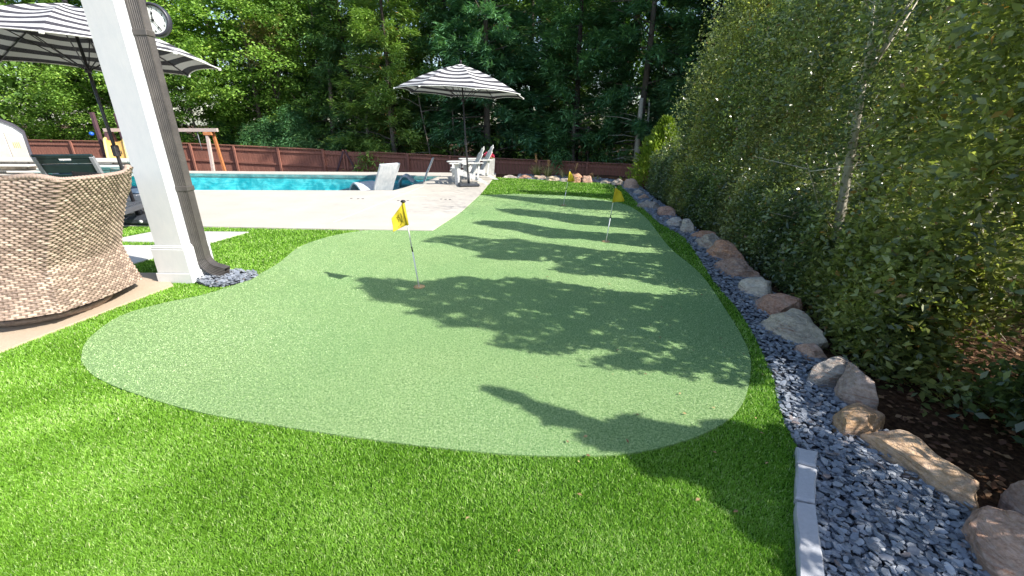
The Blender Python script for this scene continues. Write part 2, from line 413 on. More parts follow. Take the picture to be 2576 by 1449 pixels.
# outlines
GREEN = smooth(GP([(205, 910), (222, 858), (300, 800), (400, 768), (520, 742), (620, 708), (700, 665), (760, 620), (850, 592), (940, 579)]) , 5, False) \
    + [G(1088, 583), G(1160, 535), G(1206, 492)] + smooth(GP([(1300, 489), (1450, 495), (1560, 512), (1620, 545), (1680, 620), (1760, 690), (1830, 790), (1880, 880), (1886, 950), (1860, 1030), (1780, 1090), (1640, 1135), (1500, 1150), (1300, 1148), (1100, 1130), (900, 1105), (700, 1075), (500, 1040), (330, 990), (240, 950), (205, 910)]), 5, False)[:-1]
DECK = [(-22, 6.35), (-12, 6.38)] + GP([(480, 572), (620, 575), (830, 579), (1088, 583), (1160, 535.5), (1206, 493), (1247, 443)]) + [(-.58, 14.75), (-2.3, 14.78), (-10.8, 14.62), (-22, 14.62)]
GEDGE = smooth(GP([(2017, 1500), (2012, 1300), (2003, 1125), (1970, 1058), (1938, 935), (1870, 800), (1790, 700), (1722, 600), (1650, 555), (1587, 492), (1558, 463)]), 5, False)
FAREDGE = GP([(1500, 459), (1400, 455), (1300, 449), (1240, 446)])
ROCKL = smooth([(1.55, -.3), (1.85, .7), (1.95, 1.25), (1.98, 1.75), (2.05, 2.2), (2.32, 2.95), (2.5, 3.5), (2.6, 4.2), (2.7, 4.95), (2.85, 6.0), (2.95, 7.3), (3.1, 8.7), (3.3, 10.5), (3.45, 12.1), (3.1, 13.1)], 4, False)
LAWN = [(-4.5, -1.0), (.9, -1.0)] + GEDGE + FAREDGE + [G(1247, 443), G(1206, 492), G(1160, 535), G(1088, 583), G(830, 579), G(480, 572), (-12, 6.38), (-12, -1.0)]
sheet('lawn', LAWN, 0.0, M['turf']); tag(bpy.data.objects['lawn'], 'bright green artificial lawn around the putting green', kind='structure')
sheet('putting_green', GREEN, .012, M['green'], depth=.02); tag(bpy.data.objects['putting_green'], 'curved pale green putting surface with tree shadows', kind='structure')
deck = sheet('pool_deck', DECK, .022, M['deck'], holes=[POOLHOLE], depth=.15); tag(deck, 'pale concrete deck round the pool', kind='structure')
def strip(name, a, b, w, z, mat, parent, h=.004):
    return MB().bar((a[0], a[1], z), (b[0], b[1], z), w, h).build(name, mat, parent)
strip('joint', G(838, 559, .022), G(1066, 468, .022), .012, .024, M['joint'], deck)
strip('joint', G(1033, 495, .022), G(1074, 494, .022), .02, .024, M['joint'], deck)
strip('joint', G(985, 487, .022), G(1160, 484.5, .022), .012, .024, M['joint'], deck)
for (x, y) in ((884, 499), (901, 500), (913, 500), (1002, 504.5), (1013, 504.5), (1026, 504.5), (1110, 501), (1121, 501.5), (1132, 502)):
    gx, gy = G(x, y, .022); MB().lathe([(.028, 0), (.028, .003), (.02, .005)], 10).build('anchor_cap', M['black_metal'], deck, (gx, gy, .0225))
PATIO = GP([(0, 883), (435, 716), (401, 686), (330, 686)], .02) + [(-8, 4.5), (-8, 1.0), (-4.0, 1.0)]
tag(sheet('patio', PATIO, .02, M['patio'], depth=.12), 'warm beige concrete patio under the wicker chair', kind='structure')
PAV = [([(262, 606), (527, 610), (625, 583), (391, 581)], 'pale concrete paver whose tip points past the downspout'),
       ([(150, 658), (339, 662), (484, 617), (262, 616.5)], 'pale concrete paver between the wicker chair and the column base')]
for pts, lab in PAV:
    tag(sheet('paver', GP(pts, .018), .018, M['slab'], depth=.05), lab, 'paver', 'concrete pavers set in the lawn')

# slate bed
BED = GEDGE + FAREDGE[:3] + [(0.2, 14.6), (1.4, 14.1), (2.6, 13.6)] + ROCKL[::-1]
bed = tag(sheet('slate_bed', BED, -.012, M['slatebed']), 'strip of blue-grey slate chippings between lawn and boulders', kind='structure')
def chip_mesh(seed):
    r = random.Random(seed); n_ = r.choice((5, 6, 7)); a0 = r.random() * 6.28; el = r.uniform(.5, .85); pts = []
    for k in range(n_):
        a = a0 + 2 * math.pi * (k + r.uniform(-.25, .25)) / n_; rr = r.uniform(.8, 1.1)
        pts.append((math.cos(a) * rr, math.sin(a) * rr * el))
    return pts
CHIPS = [chip_mesh(i) for i in range(14)]
def scatter(poly, n_):
    p = np.array(poly); lo = p.min(0); hi = p.max(0); out = np.zeros((0, 2))
    while len(out) < n_:
        c = rng.uniform(lo, hi, (n_ * 3, 2)); c = c[inpoly(poly, c[:, 0], c[:, 1])]; out = np.vstack([out, c])
    return out[:n_]
def chips(positions, sizes, zs, tints):
    V = []; L = []; T = []
    MBx = MB(); tl = []
    for (x, y), s, z, t in zip(positions, sizes, zs, tints):
        o = CHIPS[random.randrange(14)]; nn = len(o); rz = random.random() * 6.28; h = s * .11
        tx, ty = random.gauss(0, .22), random.gauss(0, .22); c, sn = math.cos(rz), math.sin(rz); b = len(MBx.v)
        for hh, k in ((0, 1.0), (h * 2, .93)):
            for (u, v) in o:
                X = (u * c - v * sn) * s * k; Y = (u * sn + v * c) * s * k
                MBx.v.append((x + X, y + Y, z + hh + X * tx + Y * ty)); tl.append(t)
        MBx.f.append(tuple(b + nn + i for i in range(nn))); MBx.sm.append(False)
        for i in range(nn):
            j = (i + 1) % nn; MBx.f.append((b + i, b + j, b + nn + j, b + nn + i)); MBx.sm.append(False)
    me = MBx.mesh('slate_chips'); a = me.attributes.new('tint', 'FLOAT', 'POINT'); a.data.foreach_set('value', np.array(tl, np.float32)); return me
dens = []
pts = scatter(BED, 46000); dd = np.hypot(pts[:, 0], pts[:, 1])
keep = rng.random(len(pts)) < np.clip((2.2 / np.maximum(dd, 1.0)) ** 1.5, 1 * .16, 1)
pts = pts[keep & (pts[:, 1] > .75)]; dd = np.hypot(pts[:, 0], pts[:, 1])
sz = rng.uniform(.009, .025, len(pts)) * np.clip(dd / 4, 1, 2.3)
link_ = link('slate_chips', chips(pts, sz, rng.uniform(-.012, .022, len(pts)), rng.beta(2, 2.4, len(pts))), M['slate'], bed); link_['kind'] = 'stuff'
CM = []
for i in range(14):
    for t in (.15, .4, .6, .85):
        CM.append(chips([(0, 0)], [1.0], [0], [min(1, t + random.uniform(-.1, .12))]))
        CM[-1].materials.append(M['slate'])
cnt = 0
near = scatter(BED, 5000); xx, yy = proj(near[:, 0], near[:, 1], np.zeros(len(near)))
near = near[(xx < 2600) & (xx > 1950) & (yy > 1000) & (yy < 1470)][:300]
for (x, y) in near:
    s = random.uniform(.012, .026)
    o = link('slate_chip', random.choice(CM), None, bed, (x, y, random.uniform(.014, .028)), (random.gauss(0, .12), random.gauss(0, .12), random.random() * 6.28)); o.scale = (s, s, s)
# slate splash pad at the downspout
SPL = smooth(GP([(495, 712), (520, 700), (560, 686), (610, 686), (648, 694), (630, 707), (590, 718), (560, 724), (520, 722)]), 3)
pad = sheet('slate_splash_pad', SPL, .012, M['slatebed']); tag(pad, 'small patch of slate chippings under the downspout', 'gravel pad')
pp = scatter(SPL, 420); o = link('slate_chips', chips(pp, rng.uniform(.014, .03, len(pp)), rng.uniform(.012, .045, len(pp)), rng.beta(2, 2.2, len(pp))), M['slate'], pad); o['kind'] = 'stuff'

# lawn blades (one mass nobody could count)
def persp_scatter(n_, y0, y1, kl, kr):                       # denser near the camera, thinning smoothly with distance
    y = y0 * (y1 / y0) ** rng.random(n_); return np.column_stack([rng.uniform(-kl * y - 1.0, kr * y + .6), y])
def blades(n_, seen=True):
    c = persp_scatter(n_, .9, 14.6, 1.15, 1.1) if seen else rng.uniform((-9, -.9), (1.3, 6.4), (n_, 2))
    m = inpoly(LAWN, c[:, 0], c[:, 1]) & ~inpoly(GREEN, c[:, 0], c[:, 1]) & ~inpoly(PATIO, c[:, 0], c[:, 1]) & ~inpoly(SPL, c[:, 0], c[:, 1])
    for p_, _ in PAV: m &= ~inpoly(GP(p_), c[:, 0], c[:, 1])
    x, y = proj(c[:, 0], c[:, 1], np.zeros(n_)); sv_ = (x > -60) & (x < 2640) & (y < 1520) & (c[:, 1] > .6); m &= sv_ if seen else ~sv_
    c = c[m]; k = len(c); dd = np.maximum(np.hypot(c[:, 0], c[:, 1]), 1.4 if seen else 3.0); w = .0012 + .00145 * dd; h = np.minimum(.0145 + .0016 * dd, .028)
    a = rng.uniform(0, 2 * math.pi, k); ln = rng.uniform(.3, 1.0, k) * h; ww = w * rng.uniform(.7, 1.3, k)
    la = rng.uniform(0, 2 * math.pi, k); lean = rng.uniform(.2, 1.25, k)
    hz = rng.uniform(.55, 1.0, k) * h
    b0 = np.column_stack([c[:, 0] - np.cos(a) * ww / 2, c[:, 1] - np.sin(a) * ww / 2, np.zeros(k)])
    b1 = np.column_stack([c[:, 0] + np.cos(a) * ww / 2, c[:, 1] + np.sin(a) * ww / 2, np.zeros(k)])
    tp = np.column_stack([c[:, 0] + np.cos(la) * ln * lean, c[:, 1] + np.sin(la) * ln * lean, hz])
    v = np.stack([b0, b1, tp], 1).reshape(-1, 3)
    patch = .5 + .045 * np.sin(c[:, 0] * 2.1 + 1.3 * np.sin(c[:, 1] * 1.7)) + .07 * np.sin(c[:, 0] * 7 + 2 * np.sin(c[:, 1] * 5)) + .06 * np.sin(c[:, 1] * 9 - c[:, 0] * 4) 
    t = np.clip(rng.normal(patch, .22, k), 0, .97); t = np.where(rng.random(k) < .035, 1.0, t)
    return v, np.repeat(t, 3)
VV, TT = blades(1350000); V2, T2 = blades(330000, False); VV = np.vstack([VV, V2]); TT = np.concatenate([TT, T2])
tag(link('lawn_grass', np_mesh('lawn_grass', VV, 3, np.arange(len(VV)), TT), M['blade']), 'short curly artificial grass pile', kind='stuff')

def fibres(n_):
    c = persp_scatter(n_, 1.5, 10.2, 1.2, .8); c = c[inpoly(GREEN, c[:, 0], c[:, 1])]; k = len(c); dd = np.hypot(c[:, 0], c[:, 1]); w = .0005 + .00165 * dd; h = .0035 + .0004 * dd
    a = rng.uniform(0, 2 * math.pi, k); ww = w * rng.uniform(.6, 1.4, k); la = rng.uniform(0, 2 * math.pi, k); ln = rng.uniform(.3, 1.2, k) * h
    z = np.full(k, .011); b0 = np.column_stack([c[:, 0] - np.cos(a) * ww / 2, c[:, 1] - np.sin(a) * ww / 2, z]); b1 = np.column_stack([c[:, 0] + np.cos(a) * ww / 2, c[:, 1] + np.sin(a) * ww / 2, z])
    tp = np.column_stack([c[:, 0] + np.cos(la) * ln, c[:, 1] + np.sin(la) * ln, .012 + rng.uniform(.3, 1, k) * h])
    nap = .08 * np.sin(c[:, 0] * 1.9 + 1.5 * np.sin(c[:, 1] * 1.3)) + .05 * np.sin(c[:, 1] * 4.1 + c[:, 0] * 2.2)
    return np.stack([b0, b1, tp], 1).reshape(-1, 3), np.repeat(np.clip(rng.beta(2.2, 2.2, k) + nap, 0, 1), 3)
fb_ = [fibres(620000)]
n = NT('putting_fibre'); t = attr(n); cc = n.ramp(t, [(0, (.17, .30, .10)), (.5, (.46, .64, .29)), (1, (.82, .94, .60))]); n.base(cc); n.rough(.6, .2); n.translucent(.25, cc)
gf = tag(link('putting_fibres', np_mesh('putting_fibres', np.vstack([f_[0] for f_ in fb_]), 3, np.arange(sum(len(f_[0]) for f_ in fb_)), np.concatenate([f_[1] for f_ in fb_])), n.m), 'short dense nylon pile of the putting green', kind='stuff')
# kerb blocks
for pts, lab in (([(2003, 1122), (2058, 1134), (2056, 1172), (2006, 1160)], 'short grey kerb block at the far end of the slate edging'),
                 ([(2006, 1163), (2056, 1178), (2052, 1262), (2001, 1252)], 'middle grey kerb block with rounded corner beside the slate chippings'),
                 ([(2001, 1255), (2052, 1266), (2082, 1475), (2012, 1475)], 'longest grey kerb block running out of the photo at the bottom')):
    w = GP(pts, .045); c = Vector((sum(p[0] for p in w) / 4, sum(p[1] for p in w) / 4))
    w = [tuple(c + (Vector(p) - c) * .985) for p in w]; ol = []
    for i in range(4):
        A_, B_ = Vector(w[i]), Vector(w[(i + 1) % 4]); nk = max(2, int((B_ - A_).length / .035))
        for j in range(nk): q_ = A_.lerp(B_, j / nk); ol.append((q_.x + random.gauss(0, .001), q_.y + random.gauss(0, .001)))
    NO = len(ol)
    area = sum(ol[i][0] * ol[(i + 1) % NO][1] - ol[(i + 1) % NO][0] * ol[i][1] for i in range(NO))
    if area < 0: ol = ol[::-1]
    m = MB(); bv = .007
    rings = []
    for z, k in ((-.03, 0), (.036, 0), (.045, bv)):
        rr = []
        for p in ol:
            d = (c - Vector(p)).normalized(); rr.append((p[0] + d.x * k * 1.4, p[1] + d.y * k * 1.4, z + (random.gauss(0, .0012) if z > 0 else 0)))
        rings.append(rr)
    v = sum(rings, []); f = []
    for k in range(2):
        for i in range(NO): j = (i + 1) % NO; f.append((k * NO + i, k * NO + j, k * NO + NO + j, k * NO + NO + i))
    f.append(tuple(range(2 * NO, 3 * NO))); m.add(v, f)
    tag(m.build('kerb_block', M['kerbstone']), lab, 'kerb block', 'grey kerb blocks along the lawn')

# ------------------------------------------------------------------ boulders
def ico(sub):
    import bmesh
    bm = bmesh.new(); bmesh.ops.create_icosphere(bm, subdivisions=sub, radius=1); v = np.array([p.co[:] for p in bm.verts]); f = [[q.index for q in t.verts] for t in bm.faces]; bm.free(); return v, f
ICO = ico(4); ICO3 = ico(3)
def boulder(a, b, thick, high, tint, label, seed, box=.55, z0=-.05, tilt=0.0):
    r = np.random.default_rng(seed); v, f = ICO
    v = v.copy(); a = Vector((*a, 0)); b = Vector((*b, 0)); L = (b - a).length / 2
    s = v / np.abs(v).max(1, keepdims=True) * (1.18 - box) + v * (box - .16)
    for _ in range(15):                                      # flat fracture faces
        d = r.normal(size=3); d[2] = abs(d[2]) * .8; d /= np.linalg.norm(d); h = r.uniform(.60, .92)
        k = s @ d - h; s -= np.outer(np.clip(k, 0, None) * .93, d)
    thick = thick * (1.22 if seed <= 13 else 1.0); sc = np.array([L * 1.27, thick * .58, high * .68])
    s = s * sc
    off = r.uniform(0, 50, 3); o_ = Vector(off)
    dsp = np.array([mnoise.noise(Vector(p) * 5 + o_) * .35 + mnoise.noise(Vector(p) * 14 + o_) * .16 + mnoise.noise(Vector((p[0] * 5, p[1] * 9, p[2] * 40)) + o_) * .14 for p in s])
    nn = v / np.linalg.norm(v, axis=1, keepdims=True)
    s = s + nn * (dsp * min(L, thick, high * 1.5) * .52)[:, None]
    me = bpy.data.meshes.new('boulder'); me.from_pydata(s.tolist(), [], f)
    me.polygons.foreach_set('use_smooth', [True] * len(f)); me.update()
    me.set_sharp_from_angle(angle=R(17))
    c = (a + b) / 2; o = link('boulder', me, M['rock'], None, (c.x, c.y, z0 + high * .42), (random.gauss(0, .05), tilt, math.atan2(b.y - a.y, b.x - a.x)))
    o.color = (min(.8, tint[0] * 1.38), tint[1] * 1.22, tint[2] * 1.02, 1)
    return tag(o, label, 'boulder', 'boulders edging the slate bed')
TAN = (.54, .39, .26); PNK = (.50, .34, .28); CRM = (.60, .53, .44); GRY = (.44, .42, .40); RED = (.50, .27, .17); PUR = (.38, .31, .30); WHT = (.60, .56, .52)
B = boulder
Q = G
B(Q(2450, 1300), Q(2680, 1520), .26, .17, PNK, 'long pinkish layered boulder in the bottom right corner', 1, .6)
B(Q(2540, 1262), Q(2720, 1350), .14, .20, (.33, .25, .23), 'narrow brown-grey slab standing behind the long pink corner boulder', 2, .6)
B(Q(2215, 1112), Q(2430, 1262), .20, .15, TAN, 'long tan boulder with a flat cream face and rusty upper edge', 3, .55)
B(Q(2095, 1048), Q(2195, 1092), .26, .17, (.46, .31, .18), 'angular golden-tan boulder next to the long cream-faced one', 4, .5)
B(Q(2090, 985), Q(2195, 1010), .28, .22, PUR, 'mottled purple-brown boulder with leaf shadows on its face', 5, .7)
B(Q(2060, 930), Q(2140, 975), .30, .19, (.36, .35, .36), 'smooth rounded grey boulder above the mottled purple-brown one', 6, .85)
B(Q(2012, 893), Q(2062, 893), .16, .13, PNK, 'small pink boulder wedged between the pale block and the rounded grey one', 7)
B(Q(1945, 808), Q(2052, 862), .30, .20, (.52, .49, .42), 'big pale blocky boulder with a flat sunlit top', 8, .5)
B(Q(1905, 775), Q(2000, 795), .26, .19, (.44, .25, .18), 'reddish-tan boulder under the hedge just beyond the pale block', 9, .6)
B(Q(1868, 712), Q(1925, 752), .26, .15, WHT, 'jagged whitish-pink boulder covered in branch shadows', 10, .6)
B(Q(1812, 665), Q(1890, 700), .30, .18, (.34, .22, .17), 'dark rust-striped boulder beyond the jagged whitish one', 11, .55)
B(Q(1800, 636), Q(1868, 662), .30, .20, RED, 'red-brown ridged boulder leaning against the hedge', 12, .6)
B(Q(1765, 608), Q(1825, 636), .34, .17, (.42, .38, .34), 'grey-tan slab with dappled light before the red-brown ridged boulder', 13, .6)
B(Q(1748, 592), Q(1800, 600), .30, .16, RED, 'low orange-brown boulder between grey slab and white angular stone', 14, .6)
B(Q(1712, 580), Q(1748, 588), .26, .22, (.50, .50, .51), 'white angular pointed stone halfway along the edging', 15, .5)
B(Q(1686, 562), Q(1722, 572), .28, .18, (.46, .46, .48), 'square grey-white stone next to the pointed white one', 16, .45)
B(Q(1660, 549), Q(1704, 552), .28, .08, RED, 'thin flat orange slab lying below the pink cube', 17, .5)
B(Q(1660, 541), Q(1697, 541), .34, .24, (.50, .31, .26), 'pink cube-shaped boulder with a square face', 18, .42)
B(Q(1612, 515), Q(1660, 528), .36, .16, (.30, .28, .28), 'shadowed grey slab beyond the pink cube', 19)
B(Q(1603, 498), Q(1634, 500), .36, .14, (.50, .33, .27), 'flat pinkish stone near the second bend of the edging', 20)
B(Q(1592, 487), Q(1622, 488), .36, .16, (.40, .38, .38), 'rounded grey stone behind the flat pinkish one', 21)
B(Q(1572, 473), Q(1602, 474), .42, .26, (.50, .34, .29), 'rounded pink boulder on the far corner of the edging', 22, .7)
B(Q(1541, 464), Q(1568, 466), .36, .20, (.46, .42, .38), 'grey-brown stone at the far corner next to the right flag', 23)
B(Q(1508, 460), Q(1540, 461), .38, .14, (.56, .52, .46), 'low cream stone in the far row behind the right flag', 24)
B(Q(1464, 458), Q(1488, 458), .36, .26, (.50, .31, .25), 'upright pink-brown stone in the far row right of the far flag', 25, .6)
B(Q(1436, 458), Q(1463, 457), .36, .26, (.48, .26, .15), 'orange-brown stone directly behind the far flag', 26, .6)
B(Q(1408, 456), Q(1436, 457), .34, .13, (.50, .47, .44), 'low grey-white stone left of the far flag', 27)
B(Q(1372, 453), Q(1408, 454), .34, .19, (.60, .52, .42), 'wide cream stone in front of the tall plumed grass', 28)
B(Q(1340, 450), Q(1372, 451), .34, .17, (.60, .48, .38), 'peach stone below the left tuft of plumed grass', 29)
B(Q(1304, 448), Q(1340, 449), .32, .13, (.46, .26, .17), 'flat reddish stone left of the plumed grass', 30)
B(Q(1262, 446), Q(1300, 446), .32, .11, (.48, .46, .46), 'flat grey stone nearest the deck in the far row', 31)

# ------------------------------------------------------------------ pool
zt = -.08
def wall_strip(poly, z0, z1, closed=True):
    m = MB(); n_ = len(poly); v = [(x, y, z1) for x, y in poly] + [(x, y, z0) for x, y in poly]
    m.add(v, [(i, (i + 1) % n_, n_ + (i + 1) % n_, n_ + i) for i in range(n_)]); return m
pool = empty('swimming_pool', (-8, 12, 0), 0, 'turquoise rectangular swimming pool set in the pale concrete deck', 'pool')
off = lambda m, nme, mat: m.build(nme, mat, pool, (8, -12, 0))
off(wall_strip(POOLHOLE, -.52, .0), 'pool_wall', M['plaster'])
o = sheet('pool_floor', POOLHOLE, -.5, M['plaster'], parent=pool); o.location = (8, -12, 0)
LEDGE = [(-5.3, 10.33), (-3.3, 10.42), (-2.92, 10.44), (-2.8, 10.85), (-2.27, 13.8), (-4.7, 13.86)]
o = sheet('tanning_ledge', [(x * .9995, y) for x, y in LEDGE], -.24, M['ledgefloor'], depth=.25, parent=pool); o.location = (8, -12, 0)
o = sheet('pool_water', POOLHOLE, zt, M['water']); tag(o, 'rippled turquoise pool water', kind='structure')

def s_curve(prof, width, th, mat, name, parent, ny=5):
    m = MB(); pr = smooth(prof, 6, False); n_ = len(pr); v = []; f = []
    P = [Vector((p[0], 0, p[1])) for p in pr]; N = []
    for i in range(n_):
        d = (P[min(i + 1, n_ - 1)] - P[max(i - 1, 0)]).normalized(); N.append(Vector((-d.z, 0, d.x)))
    rows = [(-width / 2, .6), (-width / 2 + .012, 1), (width / 2 - .012, 1), (width / 2, .6)]
    ring = [(rows[0][0], -1), (rows[1][0], -1), (rows[2][0], -1), (rows[3][0], -1), (rows[3][0], 1), (rows[2][0], 1), (rows[1][0], 1), (rows[0][0], 1)]
    for i in range(n_):
        for yy_, s in ring:
            k = .55 if abs(yy_) > width / 2 - .006 else 1
            q_ = P[i] + N[i] * (s * th / 2 * k); v.append((q_.x, yy_, q_.z))
    for i in range(n_ - 1):
        for k in range(8): j = (k + 1) % 8; f.append((i * 8 + k, i * 8 + j, i * 8 + 8 + j, i * 8 + 8 + k))
    f.append(tuple(range(7, -1, -1))); f.append(tuple((n_ - 1) * 8 + k for k in range(8)))
    m.add(v, f, False); return m.build(name, mat, parent)
def pool_lounger(x, y, rz, label):
    t = empty('pool_lounger', (x, y, -.23), rz, label, 'pool lounger', 'white loungers standing on the tanning ledge')
    s_curve([(-1.05, .0), (-.98, .20), (-.82, .33), (-.66, .30), (-.45, .14), (-.2, .07), (-.02, .14), (.14, .42), (.32, .70), (.42, .87)], .58, .055, M['lounger'], 'shell', t)
    s_curve([(-.35, .0), (-.33, .08), (-.1, .10), (.05, .02)], .40, .05, M['lounger'], 'base', t)
    return t
pool_lounger(-3.28, 10.75, R(-38), 'near white pool lounger with its broad pale back turned to the deck')
pool_lounger(-2.72, 13.25, R(6), 'far white pool lounger seen edge-on beside the adirondack chairs').scale = (.72, .9, .95)

# raised stone spa wall, left of the pool
spa = empty('stone_wall', (-15.5, 13.4, 0), R(2), 'low pale stone wall with white coping at the left end of the pool', 'stone wall')
x = -6.6
for zlo, zhi in ((.32, .44),):
    m = MB(); 
while x < 4.0:
    w = random.uniform(.7, 1.1); w = min(w, 4.05 - x)
    MB().box((x + .004, -.08, .37), (x + w - .004, .62, .45), .012).build('coping_stone', M['coping'], spa); x += w
MB().box((-6.6, .06, -.06), (4.0, .58, .368)).build('core', M['ledge'], spa).color = (.3, .28, .26, 1)
for k, (zlo, zhi) in enumerate(((-.06, .05), (.05, .13), (.13, .24), (.24, .31), (.31, .368))):
    x = -6.6 + random.uniform(0, .1)
    while x < 3.95:
        w = random.uniform(.22, .62); w = min(w, 4.0 - x); pr = random.uniform(-.05, .02)
        o = MB().box((x + .006, pr, zlo + .005), (x + w - .006, .08, zhi - .005), .012).build('ledge_stone', M['ledge'], spa); t_ = random.uniform(.7, 1.15)
        c_ = random.choice(((.55, .52, .47), (.62, .58, .52), (.40, .38, .36), (.55, .45, .35))); o.color = (c_[0] * t_, c_[1] * t_, c_[2] * t_, 1); x += w
# stepped ledge stones catching the light in front of the wall
for (x0, x1, z) in ((-.9, .9, .25), (1.1, 2.0, .16), (.2, 1.4, .07), (2.2, 3.6, .24)):
    MB().box((x0, -.34, z), (x1, -.06, z + .055), .012).build('step_stone', M['coping'], spa)

# ------------------------------------------------------------------ fence
def fence_pt(px, py, Y): return Vector(AT(px, py, Y))
FP = [fence_pt(60, 351, 20.4), fence_pt(300, 355, 20.3), fence_pt(480, 360, 20.2), fence_pt(868, 378, 19.6), fence_pt(1240, 397, 18.9), fence_pt(1600, 413, 18.2), fence_pt(1760, 421, 17.9)]
BH = 1.85
def fence_run(a, b, name, label, posts=True, brace=False):
    a = Vector(a); b = Vector(b); d = b - a; L = Vector((d.x, d.y)).length; az = math.atan2(d.y, d.x); sl = d.z / L
    t = empty(name, (a.x, a.y, a.z - BH), az, label, 'gate' if brace else 'fence', None if brace else 'red-brown fence runs')
    bw = .138; nb = int(L / bw)
    bm_ = MB().box((.003, -.011, 0), (bw - .003, .011, BH - .04), .004).mesh('board'); bm_.materials.append(M['fence'])
    for i in range(nb):
        x = i * L / nb; o = bpy.data.objects.new('board', bm_); COL.objects.link(o); o.parent = t
        o.location = (x, random.uniform(-.003, .003), x * sl + random.uniform(-.012, .0)); 
    for z in (.35, 1.12, 1.68): MB().bar((0, -.034, z), (L, -.034, z + L * sl), .038, .085).build('rail', M['fence'], t)
    if not brace: MB().bar((0, -.02, BH - .012), (L, -.02, BH - .012 + L * sl), .14, .035).build('cap_rail', M['fence'], t)
    if posts:
        np_ = max(1, round(L / 1.95))
        pm = MB().box((-.045, -.07, -.25), (.045, -.012, BH - .03), .005).mesh('post'); pm.materials.append(M['fence'])
        for i in range(np_ + 1):
            x = i * L / np_; o = bpy.data.objects.new('post', pm); COL.objects.link(o); o.parent = t; o.location = (x, -.04, x * sl)
    return t, L, sl
gl_, gr_ = FP[3] + (FP[2] - FP[3]).normalized() * 1.0, FP[3] + (FP[4] - FP[3]).normalized() * 1.0
fence_run(FP[0], FP[1], 'wood_fence', 'sunlit red-brown board fence between the shed and the slide')
fence_run(FP[1], FP[2], 'wood_fence', 'red-brown board fence run behind the white column and swing beam')
fence_run(FP[2], gl_, 'wood_fence', 'red-brown board fence run from the swing leg to the gate')
fence_run(gr_, FP[4], 'wood_fence', 'shaded brown board fence run between the gate and the chairs')
fence_run(FP[4], FP[5], 'wood_fence', 'shaded brown board fence run behind the plumed grasses')
fence_run(FP[5], FP[6], 'wood_fence', 'short end of the brown fence vanishing behind the golden conifer')
gate, L, sl = fence_run(gl_, gr_, 'wood_gate', 'brown double gate with diagonal braces in the fence', False, True)
for a, b in (((.96, .0), (.25, .0)), ((1.04, .0), (1.75, .0))):
    MB().bar((a[0], -.075, BH - .06), (b[0], -.075, .3), .03, .07, (1, 0, 0)).build('brace', M['dark_wood'], gate)
for x in (.93, 1.07): MB().box((x - .035, -.085, .2), (x + .035, -.055, BH)).build('stile', M['fence'], gate)
MB().lathe([(.03, 0), (.03, .04)], 10, Matrix.Translation((.86, -.09, 1.0)) @ Matrix.Rotation(R(90), 4, 'X')).build('latch', M['brass'], gate)

# ------------------------------------------------------------------ column, downspout, clock
colm = empty('porch_column', (-3.365, 4.14, 0), R(-1.5), 'square white porch column on a boxed plinth beside the wicker chair', 'column')
MB().box((-.137, -.15, .385), (.142, .15, 3.1), .006).build('shaft', M['white'], colm)
MB().box((-.168, -.175, .11), (.166, .18, .352), .004).build('plinth', M['white'], colm)
MB().box((-.180, -.187, .0), (.178, .192, .108), .004).build('base_board', M['white'], colm)
MB().box((-.172, -.168, .354), (.158, .178, .372), .004).box((-.158, -.158, .372), (.146, .166, .387), .003).build('cap_moulding', M['white'], colm)
tag(MB().box((-3.6, -2.2, 3.1), (-3.15, 4.4, 3.4), .01).build('porch_beam', M['white']), 'white porch beam resting on the column', 'beam')
ds = empty('downspout', (-3.165, 4.13, 0), 0, 'dark bronze ribbed downspout running down the porch column', 'downspout')
def rib_profile(w, d):
    pts = []
    for (ax_, ay_), (bx_, by_) in (((-w, -d), (w, -d)), ((w, -d), (w, d)), ((w, d), (-w, d)), ((-w, d), (-w, -d))):
        L_ = math.hypot(bx_ - ax_, by_ - ay_); nx_, ny_ = (by_ - ay_) / L_, -(bx_ - ax_) / L_; n_ = 12
        for k in range(n_ * 2):
            t = k / (n_ * 2); e = .0045 if k % 4 in (1, 2) else 0.0
            if t < .1 or t > .9: e = 0
            pts.append((ax_ + (bx_ - ax_) * t - nx_ * e, ay_ + (by_ - ay_) * t - ny_ * e))
    return pts
def sweep(prof, path, scales, rots, name, mat, parent):
    m = MB(); v = []; f = []; n_ = len(prof)
    for (px, py, pz), s, (cx, cz) in zip(path, scales, rots):       # section spanned by (cx,0,cz) and y
        for (a, b) in prof: v.append((px + a * s * cx, py + b * s, pz + a * s * cz))
    for i in range(len(path) - 1):
        for k in range(n_): j = (k + 1) % n_; f.append((i * n_ + k, i * n_ + j, i * n_ + n_ + j, i * n_ + n_ + k))
    m.add(v, f); return m.build(name, mat, parent)
RP = rib_profile(.052, .042)
sweep(RP, [(0, 0, 3.1), (0, 0, .30)], [1, 1], [(1, 0), (1, 0)], 'pipe', M['bronze'], ds)
path = [(0, 0, .34)]; rt = [(1, 0)]
for k in range(0, 8):
    a = k / 7 * R(72); path.append((.16 * (1 - math.cos(a)), 0, .25 - .16 * math.sin(a) )); rt.append((math.cos(a), math.sin(a)))
path.append((path[-1][0] + .10, 0, path[-1][2] - .03)); rt.append(rt[-1])
sweep(RP, path, [1.04] * len(path), rt, 'elbow', M['bronze'], ds)
for z in (2.22, .92): 
    MB().box((-.058, -.048, z - .022), (.060, .050, z + .022), .003).build('strap', M['bronze'], ds)
for k in range(4):
    a = (k + 1) / 5 * R(60); MB().box((-.056, -.046, -.003), (.056, .046, .003), 0, Matrix.Translation((.16 * (1 - math.cos(a)), 0, .25 - .16 * math.sin(a))) @ Matrix.Rotation(-a, 4, 'Y')).build('crimp', M['bronze'], ds)

